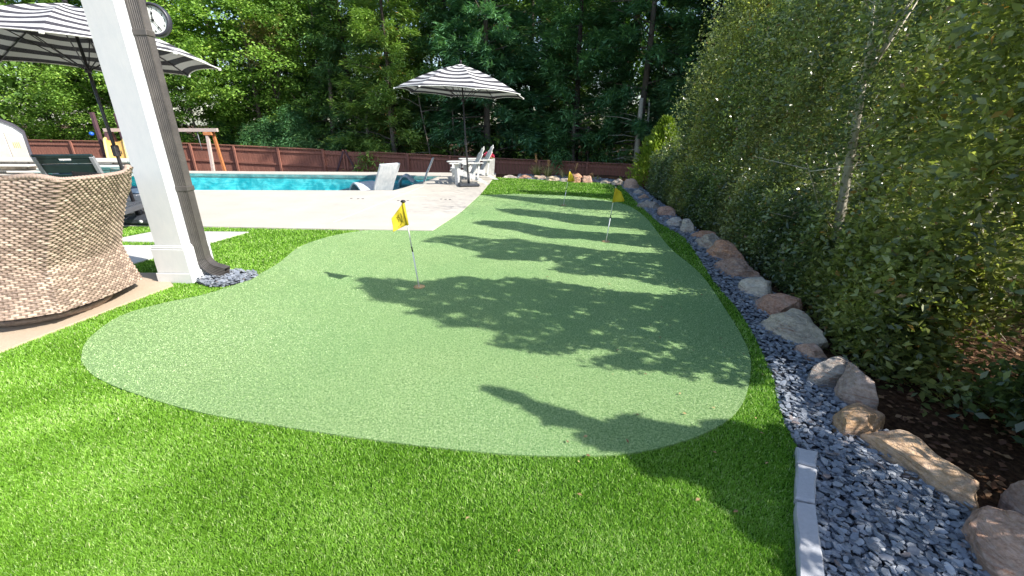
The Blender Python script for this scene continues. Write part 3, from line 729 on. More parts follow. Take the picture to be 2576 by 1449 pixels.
ck = empty('wall_clock', (-3.115, 4.22, 2.335), 0, 'round double-sided clock with dark rim and white face beside the downspout', 'clock')
ck.rotation_euler = (0, 0, R(12))
RC = .122
Mx = Matrix.Rotation(R(90), 4, 'X')
prof = [(RC * .86, -.03), (RC * .98, -.034), (RC * 1.06, -.022), (RC * 1.08, 0), (RC * 1.06, .022), (RC * .98, .034), (RC * .88, .026), (RC * .86, .012)]
m = MB(); n_ = 40; v = []; f = []
for r_, z in prof:
    for k in range(n_): a = 2 * math.pi * k / n_; v.append(Mx @ Vector((r_ * math.cos(a), r_ * math.sin(a), z)))
for i in range(len(prof)):
    i2 = (i + 1) % len(prof)
    for k in range(n_): j = (k + 1) % n_; f.append((i * n_ + k, i * n_ + j, i2 * n_ + j, i2 * n_ + k))
m.add(v, f, True).build('rim', M['clockrim'], ck)
MB().lathe([(RC * .88, -.012), (RC * .88, .012)], 40, Mx, False).build('face', M['clockface'], ck)
for h in range(1, 13):
    a = R(90 - 30 * h); cu = bpy.data.curves.new('t', 'FONT'); cu.body = str(h); cu.size = .030; cu.align_x = 'CENTER'; cu.align_y = 'CENTER'; cu.extrude = .0006
    to = bpy.data.objects.new('t', cu); COL.objects.link(to); dg = bpy.context.evaluated_depsgraph_get(); me = bpy.data.meshes.new_from_object(to.evaluated_get(dg)); bpy.data.objects.remove(to)
    me.materials.clear(); link('numeral', me, M['black'], ck, (RC * .70 * math.cos(a), -.0138, RC * .70 * math.sin(a)), (R(90), 0, 0))
def hand(ang, L_, w, nme):
    MB().prism([(-w * .5, -.018), (w * .5, -.018), (w * .4, L_ * .55), (w * 1.5, L_ * .68), (w * .4, L_ * .78), (0, L_), (-w * .4, L_ * .78), (-w * 1.5, L_ * .68), (-w * .4, L_ * .55)], 0, .0015).build(nme, M['black'], ck, (0, -.0165 if nme == 'hour_hand' else -.019, 0), (R(90), -ang * 0, 0)).rotation_euler = Matrix.Rotation(ang, 3, 'Y').to_4x4().to_3x3().__matmul__(Matrix.Rotation(R(90), 3, 'X')).to_euler()
hand(R(2), RC * .60, .006, 'hour_hand'); hand(R(150), RC * .80, .005, 'minute_hand')
MB().lathe([(.009, 0), (.009, .008)], 12, Matrix.Translation((0, -.014, 0)) @ Mx).build('hub', M['black'], ck)
MB().bar((-.03, .0, RC + .02), (-.235, .06, RC + .05), .02, .02).build('bracket', M['clockrim'], ck)

# ------------------------------------------------------------------ wicker swivel chair
wk = empty('wicker_chair', (-3.95, 3.3, 0), 0, 'brown woven wicker swivel chair seen from behind on the beige patio', 'chair')
top = [(-4.3, 2.80), (-3.9, 2.86), (-3.45, 2.92), (-3.17, 2.93), (-3.06, 2.99), (-3.03, 3.22), (-3.08, 3.48), (-3.14, 3.57), (-3.48, 3.70), (-3.9, 3.78), (-4.35, 3.82)]
mid = [(-4.3, 2.68), (-3.95, 2.78), (-3.66, 2.86), (-3.505, 2.955), (-3.465, 3.01), (-3.46, 3.35), (-3.55, 3.68), (-3.60, 3.74), (-3.72, 3.80), (-4.0, 3.86), (-4.35, 3.88)]
bot = [(-4.3, 2.60), (-4.0, 2.68), (-3.66, 2.785), (-3.492, 2.925), (-3.462, 2.985), (-3.46, 3.38), (-3.53, 3.74), (-3.56, 3.80), (-3.70, 3.88), (-4.0, 3.92), (-4.35, 3.94)]
NS = 10
def dens_(c): return np.array(smooth(c, NS, False))
T3, M3, B3 = dens_(top), dens_(mid), dens_(bot)
arc = np.concatenate([[0], np.cumsum(np.hypot(*(M3[1:] - M3[:-1]).T))])
LU, NV = arc[-1], 58
ncol = int(round(LU / .0245)); su, sv = 6, 5
U = np.linspace(0, LU, ncol * su + 1); Vt = np.linspace(0, 1, NV * sv + 1)
ti = lambda c: np.column_stack([np.interp(U, arc, c[:, 0]), np.interp(U, arc, c[:, 1])])
t3, m3, b3 = ti(T3), ti(M3), ti(B3)
UU, VG = np.meshgrid(U, Vt)
w_t = np.clip((VG - .34) / .66, 0, 1) ** 1.15; w_b = np.clip((.34 - VG) / .34, 0, 1) ** 1.3
PX = m3[None, :, 0] + (t3 - m3)[None, :, 0] * w_t + (b3 - m3)[None, :, 0] * w_b
PY = m3[None, :, 1] + (t3 - m3)[None, :, 1] * w_t + (b3 - m3)[None, :, 1] * w_b
ztop = 1.135 - .5 * np.clip((UU - arc[7 * NS + 3]) / .42, 0, 1) ** .8 + .03 * np.exp(-((UU - arc[2 * NS]) / .16) ** 2) + .035 * np.exp(-((UU - arc[6 * NS + 5]) / .12) ** 2)
PZ = .13 + (ztop - .13) * VG + .02 * (1 - VG) * np.sin(UU * 3)
dU = np.stack([np.gradient(PX, axis=1), np.gradient(PY, axis=1), np.zeros_like(PX)], -1); dV = np.stack([np.gradient(PX, axis=0), np.gradient(PY, axis=0), np.gradient(PZ, axis=0)], -1)
N_ = np.cross(dU, dV); N_ /= np.maximum(np.linalg.norm(N_, axis=-1, keepdims=True), 1e-9)
ru = UU / LU * ncol; rv = VG * NV + .16 * np.sin(UU * 21 + 3 * np.sin(VG * 9)) + .25 * np.sin(UU * 5 + VG * 4)
row = np.floor(rv).astype(int); ph = (ru + (row % 2)) / 2.0 
over = np.cos((ph - np.floor(ph) - .5) * 2 * math.pi) * .5 + .5
prof_v = np.sqrt(np.clip(1 - (2 * (rv - row) - 1) ** 2, 0, 1))
hgt = (over ** .6 * .011 + .001) * (prof_v * .95 + .05)
stake = (1 - over) ** 2 * .004 * np.sqrt(np.clip(1 - (2 * (ru % 1) - 1) ** 2, 0, 1))
Pw = np.stack([PX, PY, PZ], -1) + N_ * (hgt + stake)[..., None]
rr = np.random.default_rng(3).random((NV + 3, ncol + 2)); cell = rr[np.clip(row, 0, NV + 2), np.clip(np.floor(ph).astype(int), 0, ncol + 1)]
tintw = np.clip(.12 + .85 * cell * (over > .12) - .1 * (over <= .12), 0, 1)
Pl = Pw - np.array([-3.95, 3.3, 0]); ny_, nx_ = PX.shape; idx = np.arange(nx_ * ny_).reshape(ny_, nx_)
q = np.stack([idx[:-1, :-1], idx[:-1, 1:], idx[1:, 1:], idx[1:, :-1]], -1).reshape(-1)
link('woven_back', np_mesh('woven_back', Pl.reshape(-1, 3), 4, q, tintw.ravel(), True), M['wicker'], wk)
inner = MB(); v = []; f = []; K = len(T3)
for k, (zz, c) in enumerate(((.13, B3), (.45, M3), (1.12, T3))):
    for q3, p in enumerate(c):
        if q3 > 6 * NS: p = M3[q3] + np.array([-.06, -.05])
        v.append((p[0] - (-3.95) + (-.07 if p[0] > -3.9 else 0) , (p[1] - 3.3) * (.93), zz - (.52 if zz > 1 and q3 > 7 * NS else 0)))
for k in range(2):
    for i in range(K - 1): f.append((k * K + i, k * K + i + 1, (k + 1) * K + i + 1, (k + 1) * K + i))
inner.add(v, f, True); inner.build('inner_lining', M['wicker_dark'], wk)
# rolled top rim with wrapped strands
TR = dens_(top)[::3]; m = MB(); pts_ = []
for i, p in enumerate(TR):
    s = i / (len(TR) - 1) * LU
    zt_ = 1.135 - .5 * min(1, max(0, (s - arc[7 * NS + 3]) / .42)) ** .8 + .03 * math.exp(-((s - arc[2 * NS]) / .16) ** 2) + .035 * math.exp(-((s - arc[6 * NS + 5]) / .12) ** 2)
    pts_.append((p[0] + 3.95 - .03, (p[1] - 3.3) * .975, zt_ - .008))
fine = smooth(pts_, 9, False); n_ = 14; v = []; f = []; tl = []
for i, p in enumerate(fine):
    d = (Vector(fine[min(i + 1, len(fine) - 1)]) - Vector(fine[max(i - 1, 0)])).normalized(); x_ = d.cross(Vector((0, 0, 1))).normalized(); z_ = x_.cross(d)
    r_ = .018 + .005 * abs(math.sin(i * 1.05))
    for k in range(n_):
        a = 2 * math.pi * k / n_; v.append(Vector(p) + x_ * math.cos(a) * r_ * 1.15 + z_ * math.sin(a) * r_); tl.append(.25 + .5 * abs(math.sin(i * 1.05 + k * .3)))
for i in range(len(fine) - 1):
    for k in range(n_): j = (k + 1) % n_; f.append((i * n_ + k, i * n_ + j, i * n_ + n_ + j, i * n_ + n_ + k))
m.add(v, f, True); me = m.mesh('rim'); a_ = me.attributes.new('tint', 'FLOAT', 'POINT'); a_.data.foreach_set('value', np.array(tl, np.float32)); link('rim', me, M['wicker'], wk)
m = MB(); nr, na = 12, 160; v = []; f = []; tl = []
for i in range(nr + 6):
    for k in range(na):
        a = 2 * math.pi * k / na
        if i <= nr: r_ = .12 + .28 * i / nr; z = .052 + .006 * math.sin(k * 1.2 + (i % 2) * math.pi)
        else: r_ = .40 + .012 * math.sin((i - nr) * .6); z = .052 - (i - nr) * .0085
        v.append((r_ * math.cos(a), r_ * math.sin(a), z)); tl.append(.3 + .4 * random.random())
for i in range(nr + 5):
    for k in range(na): j = (k + 1) % na; f.append((i * na + k, i * na + j, i * na + na + j, i * na + na + k))
m.add(v, f, True); me = m.mesh('swivel_base'); a_ = me.attributes.new('tint', 'FLOAT', 'POINT'); a_.data.foreach_set('value', np.array(tl, np.float32)); link('swivel_base', me, M['wicker'], wk, (-.02, .02, .015))
MB().lathe([(.10, .03), (.10, .2)], 20).build('swivel_post', M['black_metal'], wk, (0, 0, 0))
MB().box((-.45, -.34, .22), (.30, .38, .42), .05).build('seat_cushion', M['seat_cushion'], wk)

# ------------------------------------------------------------------ parasols
def parasol(x, y, zr, za, Rr, phi, tx, ty, polex, poley, label, base, nrib=8):
    t = empty('striped_parasol', (polex, poley, .022), 0, label, 'parasol', 'black and white striped parasols')
    cx, cy = x - polex, y - poley; zo = -.022
    def pt(k, s, ft=0.0):
        a = phi + 2 * math.pi * (k + ft) / nrib
        if ft == 0: px, py = Rr * math.cos(a) * s, Rr * math.sin(a) * s
        return None
    v = []; f = []; tl = []; ns, nt = 14, 6
    tipv = [Vector((Rr * math.cos(phi + 2 * math.pi * k / nrib), Rr * math.sin(phi + 2 * math.pi * k / nrib), 0)) for k in range(nrib + 1)]
    def P3(k, s, u):
        e = tipv[k].lerp(tipv[k + 1], u); sag = 4 * u * (1 - u)
        px, py = e.x * s, e.y * s; px *= 1 - .05 * sag * s * s; py *= 1 - .05 * sag * s * s
        z = za - (za - zr) * (s ** 1.0) + .055 * math.sin(math.pi * s) - .035 * sag * math.sin(math.pi * min(1, s)) - .0 + tx * px + ty * py + .03 * sag * s ** 6
        return Vector((cx + px, cy + py, z + zo))
    for side in (0, 1):
        for k in range(nrib):
            b = len(v)
            for i in range(ns + 1):
                for j in range(nt + 1):
                    p = P3(k, i / ns * .985 + .015, j / nt); p.z -= .004 * side; v.append(p); tl.append(i / ns)
            for i in range(ns):
                for j in range(nt):
                    a0 = b + i * (nt + 1) + j; q_ = (a0, a0 + nt + 1, a0 + nt + 2, a0 + 1); f.append(q_ if side == 0 else q_[::-1])
    m = MB(); m.add(v, f, True); me = m.mesh('canopy'); a_ = me.attributes.new('tint', 'FLOAT', 'POINT'); a_.data.foreach_set('value', np.array(tl, np.float32))
    can = link('canopy', me, M['canvas'], t)
    hem = []
    for k in range(nrib):
        for j in range(nt): hem.append(P3(k, 1.0, j / nt) + Vector((0, 0, -.004)))
    hem.append(hem[0]); MB().tube(hem, .009, 5, False).build('hem', M['hem'], can)
    for k in range(nrib):
        pts_ = [P3(k, s, 0) + Vector((0, 0, -.018)) for s in (.05, .3, .55, .8, .99)]
        rb = MB().tube(pts_, .009, 6).build('rib', M['black_metal'], t)
        p = P3(k, .52, 0); hub = Vector((0 + cx * .75, 0 + cy * .75, zr - .18 + zo)); MB().tube([hub, p - Vector((0, 0, .02))], .007, 5).build('strut', M['black_metal'], rb)
        e = P3(k, 1.0, 0); MB().box((-.018, -.018, -.03), (.018, .018, .006), .005).build('rib_cap', M['hem'], rb, e)
    topp = Vector((cx, cy, za + zo + .02)); MB().tube([(0, 0, .03), (cx * .4, cy * .4, 1.1), topp], [.024, .022, .018], 12).build('pole', M['black_metal'], t)
    MB().lathe([(.032, 0), (.04, .02), (.03, .06)], 12).build('runner', M['black_metal'], t, (cx * .75, cy * .75, zr - .22))
    MB().lathe([(.03, 0), (.022, .05), (.008, .07)], 12).build('finial', M['black_metal'], t, (cx, cy, za - .01))
    MB().box((-.035, -.04, 0), (.035, .04, .16), .01).tube([(.03, 0, .08), (.075, 0, .08), (.075, 0, .03)], .006, 6).build('crank', M['black_metal'], t, (cx * .4, cy * .4, 1.02))
    b = empty('base', (0, 0, 0)); bpy.data.objects.remove(b)
    if base == 'square':
        MB().box((-.27, -.24, 0), (.27, .24, .075), .03).lathe([(.035, .07), (.035, .30)], 12).build('base', M['dark_plastic'], t, None, (0, 0, R(12)))
    else:
        MB().box((-.36, -.15, 0), (.36, .15, .14), .045).lathe([(.035, .13), (.035, .36)], 12).build('base', M['dark_plastic'], t, None, (0, 0, R(-4)))
        MB().lathe([(.025, 0), (.025, .03)], 10, Matrix.Translation((.16, -.15, .07)) @ Matrix.Rotation(R(90), 4, 'X')).build('base_cap', M['white_plastic'], t)
    return t
parasol(-1.28, 11.4, 2.26, 2.90, 1.60, .30, -.045, -.01, -1.17, 11.4, 'striped parasol standing by the white chairs at the pool corner', 'square')
parasol(-5.748, 6.322, 2.33, 2.93, 1.52, .568, -.002, -.05, -5.86, 6.55, 'striped parasol behind the wicker chair and white column', 'round')

# ------------------------------------------------------------------ adirondack chairs, table, planter
def adirondack(x, y, rz, label, s=1.0):
    t = empty('adirondack_chair', (x, y, .022), rz, label, 'chair', 'white adirondack chairs by the pool')      # faces local -x
    mt = M['white_plastic']
    for sy in (-1, 1):
        MB().box((-.40, sy * .30 - .02, 0), (-.29, sy * .30 + .02, .53), .006).build('leg', mt, t)
        MB().prism([(-.47, .30), (-.44, .38), (-.33, .395), (.10, .22), (.36, .10), (.52, .0), (.40, .0), (.30, .045), (-.05, .18), (-.40, .275)][::-1], -.0175, .0175, Matrix.Translation((0, sy * .26, 0)) @ Matrix.Rotation(R(90), 4, 'X')).build('side_rail', mt, t)
        MB().prism([(-.52, -.085), (-.54, .0), (-.50, .08), (-.30, .085), (.10, .05), (.32, .03), (.34, -.03), (.1, -.05), (-.3, -.085)][::-1], .53, .555, Matrix.Translation((0, sy * .33, 0))).build('armrest', mt, t)
        MB().bar((.24, sy * .29, .54), (.19, sy * .29, .14), .035, .05, (1, 0, 0)).build('back_support', mt, t)
        MB().prism([(-.40, .52), (-.29, .52), (-.29, .34), (-.33, .44), (-.40, .50)][::-1], -.01, .01, Matrix.Translation((-.02, sy * .30, 0)) @ Matrix.Rotation(R(90), 4, 'X')).build('bracket', mt, t)
    for k in range(6):
        x0 = -.45 + k * .088; z0 = .385 - max(0, k - .5) * .030
        MB().box((x0, -.27, z0), (x0 + .078, .27, z0 + .02), .004).build('seat_slat', mt, t)
    ax_ = Vector((.45, 0, .895)).normalized()
    for k in range(-2, 3):
        hgt_ = .84 - .045 * k * k; w = .098; pts_ = [(-w / 2 * .8, 0), (w / 2 * .8, 0), (w / 2, hgt_ - .05)] + [(w / 2 * math.cos(a), hgt_ - .05 + .05 * math.sin(a)) for a in (R(30), R(60), R(90), R(120), R(150))] + [(-w / 2, hgt_ - .05)]
        Mb = Matrix.Translation((.045, k * .108, .17)) @ Matrix(((0, 0, ax_.z, 0), (1, 0, 0, 0), (0, 0, 0, 0), (0, 0, 0, 1)))
        Mb = Matrix.Translation((.045, k * (.098), .18)) @ Matrix.Rotation(math.atan2(.45, .895), 4, 'Y') @ Matrix.Rotation(R(k * 2.2) * -1, 4, 'X') @ Matrix(((0, 0, 1, 0), (1, 0, 0, 0), (0, 1, 0, 0), (0, 0, 0, 1)))
        MB().prism(pts_, -.01, .01, Mb).build('back_slat', mt, t)
    MB().bar((.215, -.30, .50), (.215, .30, .50), .07, .025).build('cross_rail', mt, t)
    t.scale = (s, s, s); return t
adirondack(-1.22, 11.95, R(14), 'white adirondack chair nearest the parasol pole, facing the pool', 1.04)
adirondack(-1.02, 13.05, R(14), 'white adirondack chair farther back beside the flower planter', 1.04)
tb = empty('side_table', (-1.35, 12.55, .022), R(10), 'small white slatted side table between the two adirondack chairs', 'table')
for k in range(5): MB().box((-.22, -.225 + k * .092, .50), (.22, -.225 + k * .092 + .082, .52), .004).build('table_slat', M['white_plastic'], tb)
for sx in (-1, 1):
    for sy in (-1, 1): MB().box((sx * .18 - .02, sy * .18 - .02, 0), (sx * .18 + .02, sy * .18 + .02, .5), .004).build('leg', M['white_plastic'], tb)
pl = empty('flower_planter', (-.78, 14.05, .022), R(6), 'tall tapered whitewashed planter holding pink flowers', 'planter')
MB().prism([(-.15, 0), (.15, 0), (.19, .52), (-.19, .52)], -.17, .17, Matrix.Rotation(R(90), 4, 'X')).build('pot', M['planter'], pl)
def petals(n_, rad, z, size, seed):
    r = np.random.default_rng(seed); c = r.normal(size=(n_, 3)); c /= np.linalg.norm(c, axis=1, keepdims=True); c = c * (rad * r.uniform(.6, 1, (n_, 1))) * np.array([1, 1, .7]) + np.array([0, 0, z]); return c
def leaf_quads(c, d, nrm, ln, wd, tint, fold=.12):
    """rhombic folded leaves; c base (N,3), d direction, nrm normal, ln length, wd half-width"""
    n_ = len(c); d = d / np.maximum(np.linalg.norm(d, axis=1, keepdims=True), 1e-6)
    s = np.cross(d, nrm); s /= np.maximum(np.linalg.norm(s, axis=1, keepdims=True), 1e-6); u = np.cross(s, d)
    ln = np.asarray(ln).reshape(-1, 1); wd = np.asarray(wd).reshape(-1, 1)
    a = c; b = c + d * ln * .48 + s * wd + u * ln * fold; e = c + d * ln; g_ = c + d * ln * .48 - s * wd + u * ln * fold
    return np.stack([a, b, e, g_], 1).reshape(-1, 3), np.repeat(tint, 4)
def leaves_mesh(name, parts):
    v = np.vstack([p[0] for p in parts]); t = np.concatenate([p[1] for p in parts])
    return np_mesh(name, v, 4, np.arange(len(v)), t)
def rdir(n_, r=rng): 
    x = r.normal(size=(n_, 3)); return x / np.linalg.norm(x, axis=1, keepdims=True)
pc = petals(420, .17, .60, .03, 5); link('flowers', leaves_mesh('flowers', [leaf_quads(pc, rdir(420), rdir(420), np.full(420, .05), np.full(420, .022), rng.random(420))]), M['pink'], pl)
pc = petals(300, .15, .55, .03, 6); link('leaves', leaves_mesh('leaves', [leaf_quads(pc, rdir(300), rdir(300), np.full(300, .05), np.full(300, .018), rng.random(300))]), M['broad'], pl).color = (1, 1, 1, 1)

# ------------------------------------------------------------------ chaise lounges (dark), behind the wicker chair
def chaise(x, y, rz, label, back, flat_mat):
    t = empty('chaise_lounge', (x, y, .022), rz, label, 'chaise lounge', 'dark chaise lounges by the pool')   # head at +x
    for sy in (-1, 1):
        MB().box((-1.15, sy * .31 - .025, .26), (.55, sy * .31 + .025, .34), .006).build('side_rail', M['chaise'], t)
        for lx in (-1.08, .45): MB().box((lx - .04, sy * .31 - .03, 0), (lx + .04, sy * .31 + .03, .26), .006).build('leg', M['chaise'], t)
    for k in range(11): MB().box((-1.12 + k * .105, -.285, .335), (-1.12 + k * .105 + .085, .285, .352), .004).build('seat_slat', M['grey_plastic' if flat_mat else 'chaise'], t)
    c, s = math.cos(back), math.sin(back)
    Mb = Matrix.Translation((.08, 0, .33)) @ Matrix.Rotation(-back, 4, 'Y')
    for sy in (-1, 1): MB().box((0, sy * .29 - .022, -.02), (.80, sy * .29 + .022, .03), .005, Mb).build('back_rail', M['grey_plastic'], t)
    for k in range(5): MB().box((.04 + k * .135, -.268, -.005), (.04 + k * .135 + .115, .268, .018), .004, Mb).build('back_slat', M['dark_teal'], t)
    o_ = MB(); o_.box((.715, -.30, -.01), (.74, .30, .022), 0, Mb); o_.box((.775, -.31, -.01), (.83, .31, .022), .008, Mb)
    for a_, b_ in ((-.30, -.07), (.07, .30)): o_.box((.741, a_, -.009), (.774, b_, .021), 0, Mb)
    o_.build('head_slat', M['dark_teal'], t)
    for sy in (-1, 1): MB().bar((.08 + .5 * c, sy * .24, .33 + .5 * s), (.42, sy * .24, .30), .025, .025).build('prop', M['chaise'], t)
    return t
chaise(-5.85, 5.95, R(-72), 'dark green slatted chaise lounge with raised back behind the wicker chair', R(68), False)
c2 = chaise(-7.25, 7.7, R(165), 'charcoal chaise lounge with blue cushion visible between wicker chair and column', R(25), True)
MB().box((-1.0, -.26, .355), (.02, .26, .40), .02).build('cushion', M['cushion'], c2)

# ------------------------------------------------------------------ golf flags
def golf_flag(base, top, z1, z0, out, label, printed=False, seed=0):
    t = empty('golf_flag', (base[0], base[1], .0), 0, label, 'golf flag', 'yellow flags on the putting green')
    b = Vector((0, 0, -.06)); tp = Vector((top[0] - base[0], top[1] - base[1], top[2]))
    at_ = lambda z: Vector((tp.x * z / tp.z, tp.y * z / tp.z, z)); H_ = tp.z
    pole = MB().tube([at_(0.0), at_(H_ * .44)], .0062, 10).tube([at_(H_ * .50), at_(H_)], .0062, 10).build('pole', M['pole_white'], t)
    MB().tube([at_(H_ * .44), at_(H_ * .50)], .0066, 10).build('black_band', M['black'], pole)
    MB().lathe([(.006, -.01), (.022, -.006), (.024, .004), (.016, .012), (.004, .015)], 16).build('knob', M['black'], t, at_(H_))
    # cup: a sunk ring with a tan liner
    MB().lathe([(.048, .001), (.054, .006), (.056, .0)], 28).build('cup_rim', M['cup'], t, (0, 0, .0135))
    r = random.Random(seed); nu, nv = 12, 10; v = []; f = []
    A_, B_ = at_(z1), at_(z0); C_, D_ = [Vector(o) for o in out]
    for i in range(nu + 1):
        for j in range(nv + 1):
            u, w = i / nu, j / nv; p = A_.lerp(B_, w).lerp(C_.lerp(D_, w), u)
            p += Vector((0, -1, 0)) * (.022 * math.sin(u * 5.0 + w * 1.6 + seed) * u + .008 * math.sin(w * 6 + seed) * u); v.append(p)
    for i in range(nu):
        for j in range(nv): a = i * (nv + 1) + j; f.append((a, a + 1, a + nv + 2, a + nv + 1))
    m = MB(); m.add(v, f, True); o = m.build('cloth', M['flag'], t); md = o.modifiers.new('s', 'SOLIDIFY'); md.thickness = .0015; md.offset = 0
    MB().tube([at_(z1 + .003), at_(z0 - .003)], .0125, 10).build('sleeve', M['flag'], o)
    if printed:
        def sp(u, w):
            p = A_.lerp(B_, w).lerp(C_.lerp(D_, w), u); return p + Vector((0, -1, 0)) * (.022 * math.sin(u * 5.0 + w * 1.6 + seed) * u + .008 * math.sin(w * 6 + seed) * u + .003)
        mk = MB()
        for line in ([(.42, .30), (.50, .26), (.56, .34), (.62, .40)], [(.50, .36), (.44, .48), (.40, .62), (.36, .74)], [(.30, .30), (.27, .50), (.29, .72), (.23, .80)], [(.62, .42), (.54, .52), (.58, .62)],
                     [(.36, .76), (.44, .80), (.48, .88)], [(.55, .86), (.64, .84), (.72, .92)], [(.64, .34), (.66, .30), (.60, .28)]):
            mk.tube([sp(*q_) for q_ in line], .0016, 4)
        mk.build('print', M['black'], o)
    MB().bar(at_(z1 - .002) + Vector((-.014, -.0125, 0)), at_(z0 + .002) + Vector((-.014, -.0125, 0)), .002, .002).build('seam', M['black'], o)
    return t
fb = G(1055, 725); ft = AT(1014, 507, fb[1] - .0)
rel = lambda p: (p[0] - fb[0], p[1] - fb[1], p[2])
golf_flag(fb, ft, .84, .635, (rel(AT(985, 549, fb[1] - .05)), rel(AT(991, 582, fb[1] - .05))), 'nearest yellow golf flag with a dark line drawing, hanging to the left', True, 1)
f2 = G(1524, 610); t2 = AT(1550, 467, f2[1]); rl2 = lambda p: (p[0] - f2[0], p[1] - f2[1], p[2])
golf_flag(f2, t2, t2[2] - .03, t2[2] - .22, (rl2(AT(1562, 482, f2[1])), rl2(AT(1571, 506, f2[1]))), 'yellow golf flag on the right of the green near the slate edge', False, 3)
f3 = G(1417, 518); t3_ = AT(1434, 428, f3[1]); rl3 = lambda p: (p[0] - f3[0], p[1] - f3[1], p[2])
golf_flag(f3, t3_, t3_[2] - .03, t3_[2] - .22, (rl3(AT(1441, 440, f3[1])), rl3(AT(1447, 457, f3[1]))), 'farthest yellow golf flag before the row of pale stones', False, 5)

# ------------------------------------------------------------------ shed, swing set, slide
SP0 = Vector((-16.9, 15.6, -1.4)); SN = Vector((.735, -.678, 0)); SXv = Vector((.678, .735, 0))
def loc(px, py):
    d = Vector(ray(px, py)); o_ = Vector((0, 0, HCAM)); t = (SP0 - o_).dot(SN) / d.dot(SN); p = o_ + d * t - SP0; return (p.dot(SXv), p.z)
sh = empty('garden_shed', SP0, math.atan2(.735, .678), 'tan and white garden shed with amber window strip at the left edge', 'shed')
sp_ = [loc(86, 408), loc(60, 334), loc(33, 316), loc(-20, 296)]
out_ = [(sp_[0][0] + .1, 0.0)] + sp_
px_ = out_[-1][0]; mir = [(2 * px_ - x_, z_) for x_, z_ in out_[:-1]][::-1]; ol = out_ + mir
MB().prism(ol, -.04, .0, Matrix.Rotation(R(90), 4, 'X')).build('front_wall', M['shed_white'], sh)
Mside = Matrix.Rotation(R(90), 4, 'X')
MB().prism([(a * .995 + px_ * .005, b * .99) for a, b in ol], -2.6, -.05, Mside).build('body', M['shed_white'], sh)
rf = MB()
for i in range(1, len(ol) - 2):
    a, b = ol[i], ol[i + 1]; rf.bar((a[0], 1.3, a[1] + .03), (b[0], 1.3, b[1] + .03), 2.8, .05)
rf.build('roof', M['shed_roof'], sh)
xs0 = loc(22, 372)[0]
dr = [(xs0 + .02, .05), (loc(74, 405)[0], .05), loc(61, 358), loc(52, 344), loc(30, 336), (xs0 + .02, loc(8, 332)[1])]
door = MB().prism(dr, .0, .05, Mside).build('door', M['shed_tan'], sh)
door2 = MB().prism([(2 * (xs0 - .0) - a, b) for a, b in dr][::-1], .0, .05, Mside).build('door', M['shed_tan'], sh)
zw = dr[3][1] + .02; wx0, wx1 = xs0 + .12, dr[3][0] - .08
for i in range(4):
    w_ = (wx1 - wx0) / 4; MB().box((wx0 + i * w_ + .015, -.062, zw - .38), (wx0 + (i + 1) * w_ - .015, -.048, zw - .20), .004).build('pane', M['amber_glass'], door)
MB().box((xs0 - .02, -.075, .9), (xs0 + .05, -.05, 1.15), .008).tube([(xs0 + .01, -.08, 1.02), (xs0 + .09, -.1, .96), (xs0 + .1, -.1, .86)], .012, 6).build('handle', M['black_metal'], door)

YW = 18.2
sw = empty('swing_set', (-14.5, YW, -1.5), 0, 'timber swing set with a long beam and an orange and pale leg pair', 'swing set')
W_ = lambda px, py, Y=YW: Vector(AT(px, py, Y)) - Vector((-14.5, YW, -1.5))
MB().bar(W_(262, 327), W_(547, 327), .11, .13).build('beam', M['timber'], sw)
a = W_(520, 331); MB().bar(a, (a.x + .02, -.3, 0), .10, .10, (1, 0, 0)).build('leg', M['timber'], sw)
MB().bar((a.x + .17, .1, a.z), (a.x + .24, .35, 0), .09, .09, (1, 0, 0)).build('leg', M['orange_wood'], sw)
MB().box((a.x - .12, -.09, a.z - .14), (a.x + .22, .09, a.z - .02), .01).build('bracket', M['orange_wood'], sw)
b = W_(268, 331); MB().bar(b, (b.x - .2, -.5, 0), .10, .10, (1, 0, 0)).build('leg', M['dark_wood'], sw)
MB().bar((b.x + .1, .1, b.z), (b.x + .15, .6, 0), .09, .09, (1, 0, 0)).build('leg', M['dark_wood'], sw)
for px in (496,):
    p = W_(px, 332); MB().tube([p, p + Vector((.02, 0, -.7))], .012, 5).build('rope', M['grey_plastic'], sw)
ps = empty('play_slide', (-16.6, 17.6, -1.5), R(0), 'yellow playground slide with pale rails beneath the swing beam', 'slide')
L0 = lambda px, py, Y: Vector(AT(px, py, Y)) - Vector((-16.6, 17.6, -1.5))
for px in (263, 312):
    p = L0(px, 353, 17.6); pts_ = [p + Vector((.0, .9, .1)), p + Vector((0, .45, .05)), p, p + Vector((.0, -.35, -.28)), p + Vector((.0, -.8, -.8)), p + Vector((0, -1.4, -1.4)), p + Vector((0, -1.9, -1.65))]
    pts_ = [Vector((q_.x - (q_.y - p.y) * .8, q_.y, q_.z)) for q_ in pts_]; MB().tube(smooth(pts_, 4, False), .055, 8).build('slide_rail', M['slide_rail'], ps)
p0 = L0(263, 353, 17.6); p1 = L0(312, 353, 17.6); v = []; f = []; ps_ = smooth([(.9, .1), (.45, .05), (0, 0), (-.35, -.28), (-.8, -.8), (-1.4, -1.4), (-1.9, -1.65)], 4, False)
for (dy, dz) in ps_:
    for k in range(9):
        u = k / 8; p = p0.lerp(p1, u); v.append((p.x - dy * .8, p.y + dy, p.z + dz - .17 * (1 - (2 * u - 1) ** 2)))
for i in range(len(ps_) - 1):
    for k in range(8): a_ = i * 9 + k; f.append((a_, a_ + 9, a_ + 10, a_ + 1))
m = MB(); m.add(v, f, True); o = m.build('chute', M['slide'], ps); md = o.modifiers.new('s', 'SOLIDIFY'); md.thickness = .03
pt_ = empty('play_tower', (-16.4, 19.0, -1.5), 0, 'dark timber climbing tower behind the yellow slide', 'play tower')
